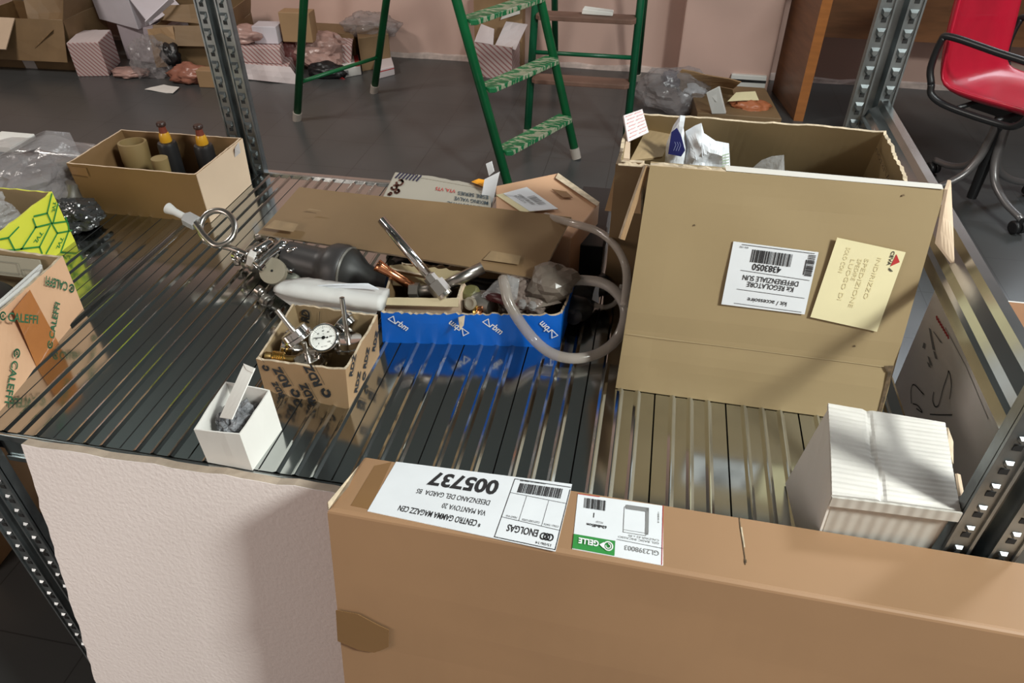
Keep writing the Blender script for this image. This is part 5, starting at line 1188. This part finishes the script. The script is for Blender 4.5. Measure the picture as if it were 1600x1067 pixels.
P = Z(480, 100, 0); tag(box('heap_base_carton', P.x - .12, P.x + .32, P.y + .05, P.y + .30, 0, .185, card_brown), 'brown carton at the back of the heap carrying the small tan box', 'carton')
P = Z(505, 108, 0); tag(blob('pink_bag', (P.x, P.y, .11), (.20, .11, .11), bag_pink, seed=53, amp=.30, fr=1.5, flat=.002, sub=4, smooth=False), 'large pink crumpled bag in the heap behind the ladder cross bar', 'plastic bag')
P = Z(455, 105, 0); tag(blob('maroon_cloth', (P.x + .02, P.y - .03, .10), (.07, .06, .10), mat('maroon_film', (.16, .05, .045), .5), seed=55, amp=.3, flat=.002), 'maroon wrapping hanging between the striped boxes and the pink bag', 'wrapping')
r, b, t = from_px('striped_box', 'pink striped box tilted behind the small red trimmed box near the right ladder leg', 'box', Z(520, 112, 0), Z(548, 112, 0), Z(552, 92, 0), .16, stripe_pk, shift=(.03, 0, 0))
r, b, t = from_px('red_trimmed_box', 'small white box with red corner and grey print, front right of the heap', 'box', Z(530, 123, 0), Z(565, 117, 0), Z(560, 92, 0), .055, white_card)
sheet('red_corner', [b[0] + V((.0, -.001, .0)), b[0] + V((.04, -.001, 0)), b[0] + V((.02, -.001, .012)), b[0] + V((0, -.001, .012))], ink_red, r, .001)
sheet('grey_print', [lerp(b[0], b[1], .15) + V((0, -.003, .012)), lerp(b[0], b[1], .45) + V((0, -.003, .012)), lerp(b[0], b[1], .45) + V((0, -.003, .042)), lerp(b[0], b[1], .15) + V((0, -.003, .042))], ink_grey, r, .001)
sheet('red_band', [lerp(t[0], t[1], .78), lerp(t[0], t[1], .98), lerp(t[3], t[2], .98), lerp(t[3], t[2], .78)], ink_red, r, .001)
r, b, t = from_px('brown_box', 'brown carton at the right end of the heap with film spilling over it', 'carton', Z(566, 112, 0), Z(612, 104, 0), Z(606, 84, 0), .20, card_brown)
tag(blob('grey_film', lerp(t[0], t[2], .45) + V((0, .02, .03)), (.17, .10, .07), bag, seed=57, amp=.35), 'grey crinkled film draped over the brown carton right of the heap', 'plastic film')
r, b, t = from_px('pale_pink_box', 'low pale pink box on the floor at the foot of the right ladder leg', 'box', Z(590, 124, 0), Z(617, 117, 0), Z(612, 100, 0), .055, stripe_fl)
sheet('red_line', [lerp(b[0], t[0], .7) + V((0, -.002, 0)), lerp(b[1], t[1], .7) + V((0, -.002, 0)), lerp(b[1], t[1], .8) + V((0, -.002, 0)), lerp(b[0], t[0], .8) + V((0, -.002, 0))], ink_red, r, .001)
floor_blob('black_bag', 'black bag poking out beneath the pink bag of the heap', 512, 120, (.12, .06, .05), black, seed=58, amp=.3)
# striped box and tan carton by the ladder
r, b, t = from_px('striped_open_box', 'pink striped box with torn open flaps seen through the green ladder', 'box', Z(743, 118, 0), Z(800, 128, 0), Z(812, 112, 0), .20, stripe_pk, open=True)
panel('flap', [t[0], t[1] * .5 + t[0] * .5, t[1] * .4 + t[0] * .6 + V((.02, .04, .08)), t[0] + V((.03, .06, .09))], .004, stripe_fl, r, nx=3, ny=3, warp=.01)
panel('flap', [lerp(t[0], t[1], .55), t[1] + V((.02, 0, -.01)), t[2] + V((.05, -.02, .09)), lerp(t[1], t[2], .5) + V((-.06, 0, .12))], .004, stripe_fl, r, nx=3, ny=3, warp=.01)
P = Z(775, 98, 0); r, W = obox('tall_tan_carton', 'upright tan carton against the wall behind the striped open box', 'carton', P.x + .04, 4.685, .30, .10, .42, 0, [card, card_in, card_edge])
panel('torn_white_patch', [W(.02, -.08, .30), W(.14, -.08, .34), W(.14, -.085, .40), W(.06, -.085, .38)], .003, white_card, r, nx=3, ny=3, warp=.01)

# ==================================================================== BACKGROUND, RIGHT HEAP
floor_blob('grey_bag', 'translucent grey plastic bag with dark objects beside the brown stepladder', 1050, 168, (.20, .14, .12), bag, cat='plastic bag', seed=61, amp=.30, fr=1.6, sub=4, smooth=False)
P = Z(1045, 160, 0); tag(blob('navy_lump', (P.x, P.y - .05, .15), (.06, .05, .045), mat('navy_film', (.015, .015, .04), .4), seed=62, amp=.3), 'dark navy lump inside the top of the grey plastic bag', 'wrapping')
P = Z(1085, 165, 0); tag(blob('white_bag', (P.x, P.y, .09), (.10, .09, .08), bag_white, seed=63, amp=.35), 'white crumpled bag between the grey bag and the leaning white strip', 'plastic bag')
P = Z(1110, 160, 0); r = thing('flattened_brown_carton', (P.x, P.y, 0), 'flattened brown carton slumped against the pillar behind the white strip', 'carton')
panel('top_panel', [Z(1052, 122, .16), Z(1145, 140, .14), Z(1158, 128, .22), Z(1066, 108, .22)], .008, card, r, nx=5, ny=3, warp=.02)
panel('front_panel', [Z(1080, 165, .02), Z(1150, 165, .02), Z(1145, 140, .14), Z(1052, 122, .16)], .008, card_brown, r, nx=5, ny=3, warp=.02)
r, b, t = from_px('wide_brown_carton', 'wide low brown carton on the floor directly behind the open carton on the shelf', 'carton', Z(1085, 205, 0), Z(1215, 215, 0), Z(1190, 165, 0), .10, card_brown)
tag(hexa('white_strip', [Z(1112, 178, .102), Z(1134, 178, .102), Z(1135, 175, .102), Z(1113, 175, .102)], [Z(1103, 145, .24), Z(1123, 135, .26), Z(1125, 134, .26), Z(1105, 144, .24)], white_card, None, .003), 'leaning white polystyrene strip on the right heap', 'strip')
tag(panel('yellow_paper', [Z(1137, 158, .14), Z(1186, 156, .14), Z(1180, 143, .16), Z(1150, 145, .16)], .003, paper_y, None, nx=4, ny=3, warp=.008), 'pale yellow paper on top of the orange bag by the pillar', 'paper')
tag(blob('orange_bag', Z(1172, 166, .10), (.10, .07, .04), mat('orange_film', (.42, .14, .06), .4), seed=66, amp=.35), 'orange wrapping under the pale yellow paper by the pillar', 'wrapping')
P = Z(1165, 142, 0); r, W = obox('white_vent_box', 'white box with a black slot at the foot of the pillar', 'box', P.x, P.y + .03, .20, .12, .10, 0, [white_card] * 3, closed=True)
hexa('black_slot', [W(-.10, -.0625, .06), W(.10, -.0625, .06), W(.10, -.0605, .06), W(-.10, -.0605, .06)], [W(-.10, -.0625, .075), W(.10, -.0625, .075), W(.10, -.0605, .075), W(-.10, -.0605, .075)], blackm, r, 0)

# ==================================================================== DESK
dk = thing('wooden_desk', (1.6, 4.3, 0), 'brown wooden desk with orange edged side panel standing right of the pillar', 'desk')
a0, a1 = Z(1206, 142, 0), Z(1240, 188, 0)
hexa('side_panel', [a1, Z(1252, 187, 0), Z(1220, 142, 0), a0], [p + V((0, 0, .78)) for p in (a1, Z(1252, 187, 0), Z(1220, 142, 0), a0)], wood, dk, .002)
e0, e1 = Z(1236, 187, 0), Z(1254, 188, 0)
hexa('edge_band', [V((a1.x - .002, a1.y - .006, 0)), V((e1.x, a1.y - .006, 0)), V((e1.x, a1.y - .0005, 0)), V((a1.x - .002, a1.y - .0005, 0))], [V((a1.x - .002, a1.y - .006, .78)), V((e1.x, a1.y - .006, .78)), V((e1.x, a1.y - .0005, .78)), V((a1.x - .002, a1.y - .0005, .78))], wood_o, dk, 0)
box('modesty_panel', a1.x + .06, 2.9, 4.42, 4.44, .345, .78, wood, dk)
box('side_panel', 2.9, 2.93, 4.09, 4.56, 0, .78, wood, dk)
box('desk_top', a1.x - .03, 2.95, 4.07, 4.60, .781, .81, wood_o, dk, bevel=.003)

# ==================================================================== RED CHAIR
ch = thing('office_chair', (1.42, 3.25, 0), 'glossy red shell swivel chair with black arm loops and grey legs, upper right', 'chair')
cc = V((1.42, 3.25, 0)); fa_ = math.radians(-48); fw = V((math.cos(fa_), math.sin(fa_), 0)); rt_ = V((-fw.y, fw.x, 0))   # forward, and the sitter's left
def L(x, y, z): return cc + rt_ * x + fw * y + V((0, 0, z))
# shell: a swept sheet, seat + back with raised rims
prof = [(.25, .455), (.23, .475), (.15, .478), (.0, .470), (-.12, .468), (-.19, .485), (-.225, .53), (-.245, .60), (-.26, .70), (-.275, .82), (-.285, .93), (-.285, .95)]
NXs = 16; vs = []
for s in (0, 1):
    for j, (y, z) in enumerate(prof):
        for i in range(NXs + 1):
            u = i / NXs * 2 - 1; e = abs(u) ** 5; hw = .225 if j < 9 else .215
            back = min(1, max(0, (j - 4) / 3))
            x = u * hw; yy = y + e * .055 * back; zz_ = z + e * .035 * (1 - back)
            if j == 0: yy -= .02 * u * u
            off = .022 * s
            yy -= off * back; zz_ -= off * (1 - back)
            vs.append(L(x, yy, zz_))
Wd = NXs + 1; K = Wd * len(prof); fs = []
for j in range(len(prof) - 1):
    for i in range(NXs):
        a = j * Wd + i; fs += [(a, a + 1, a + 1 + Wd, a + Wd), (K + a, K + a + Wd, K + a + 1 + Wd, K + a + 1)]
M = len(prof) - 1
for i in range(NXs): fs += [(i, K + i, K + i + 1, i + 1), (M * Wd + i, M * Wd + i + 1, K + M * Wd + i + 1, K + M * Wd + i)]
for j in range(M): fs += [(j * Wd, (j + 1) * Wd, K + (j + 1) * Wd, K + j * Wd), (j * Wd + NXs, K + j * Wd + NXs, K + (j + 1) * Wd + NXs, (j + 1) * Wd + NXs)]
shell = mk('seat_shell', vs, fs, red_p, ch, smooth=True, subsurf=1)
for sd in (-1, 1):
    x = .262 * sd
    tube('arm_loop', [L(x, -.20, .50), L(x, -.225, .56), L(x, -.22, .66), L(x, -.19, .685), L(x, .0, .675), L(x, .17, .665), L(x, .205, .64), L(x, .20, .52), L(x, .17, .455), L(x * .95, .10, .435), L(x * .95, -.10, .435), L(x, -.18, .46), L(x, -.20, .50)], .0135, blackm, ch, smoothp=6)
for k in (-1, 1): tube('under_bar', [L(-.25, .08 * k, .436), L(.25, .08 * k, .436)], .010, blackm, ch)
box_pts = [L(-.09, -.11, .40), L(.09, -.11, .40), L(.09, .11, .40), L(-.09, .11, .40)]
hexa('tilt_mechanism', box_pts, [p + V((0, 0, .045)) for p in box_pts], blackm, ch, .006)
lathe('hub', [(0, .020), (.10, .022), (.30, .026), (.32, .034), (.36, .036), (.40, .030)], L(0, 0, .02), (0, 0, 1), blackm, ch, n=24)
greyl = mat('grey_leg_metal', (.22, .21, .21), .35, .6)
for k in range(4):
    an = math.radians(20 + 90 * k); d = V((math.cos(an), math.sin(an), 0)); P = lambda r, z: cc + d * r + V((0, 0, z))
    tube('leg', [P(.022, .36), P(.030, .28), P(.045, .20), P(.09, .13), (P(.18, .085)), P(.29, .065)], [.017, .017, .017, .016, .015, .014], greyl, ch, smoothp=5)
    q = P(.285, .03); sd_ = V((-d.y, d.x, 0))
    cs = thing('caster', q, None, None); cs.parent = ch; cs.location = q - ch.location
    for kk in (-1, 1): 
        v, f = lathe_geo([(-.010, .018), (-.009, .027), (.009, .027), (.010, .018)], q + sd_ * .014 * kk, sd_, 20); mk('wheel', v, f, black, cs, smooth=True)
    mk('fork', *lathe_geo([(0, .012), (.03, .012)], q + V((0, 0, .015)), (0, 0, 1), 12), blackm, cs)
sheet('white_sticker', [L(-.19, -.252, .83) + V((0, 0, 0)), L(-.05, -.265, .83), L(-.05, -.27, .86), L(-.19, -.258, .86)], paper, ch, .012)

# ==================================================================== UNDER THE SHELF, LEFT
uc = thing('under_shelf_carton', (-1.55, .80, 0), 'brown carton on the floor under the shelf at the lower left edge', 'carton')
hexa('body', [(-1.75, .72, 0), (-1.395, .78, 0), (-1.42, 1.1, 0), (-1.78, 1.05, 0)], [(-1.75, .72, .24), (-1.395, .78, .24), (-1.42, 1.1, .24), (-1.78, 1.05, .24)], card, uc, .003)
dc = thing('dark_equipment_box', (-1.05, 1.0, 0), 'dark brown carton in shadow under the shelf seen between upright and plasterboard', 'carton')
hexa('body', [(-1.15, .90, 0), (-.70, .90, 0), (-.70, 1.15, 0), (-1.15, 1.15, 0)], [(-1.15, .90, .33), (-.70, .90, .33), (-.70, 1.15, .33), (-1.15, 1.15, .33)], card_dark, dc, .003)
tag(blob('dark_bag', (-.98, 1.02, .40), (.10, .07, .06), mat('smoky_film_low', (.05, .05, .05), .25), seed=71, amp=.35), 'dark smoky bag on the carton in shadow under the shelf', 'plastic bag')
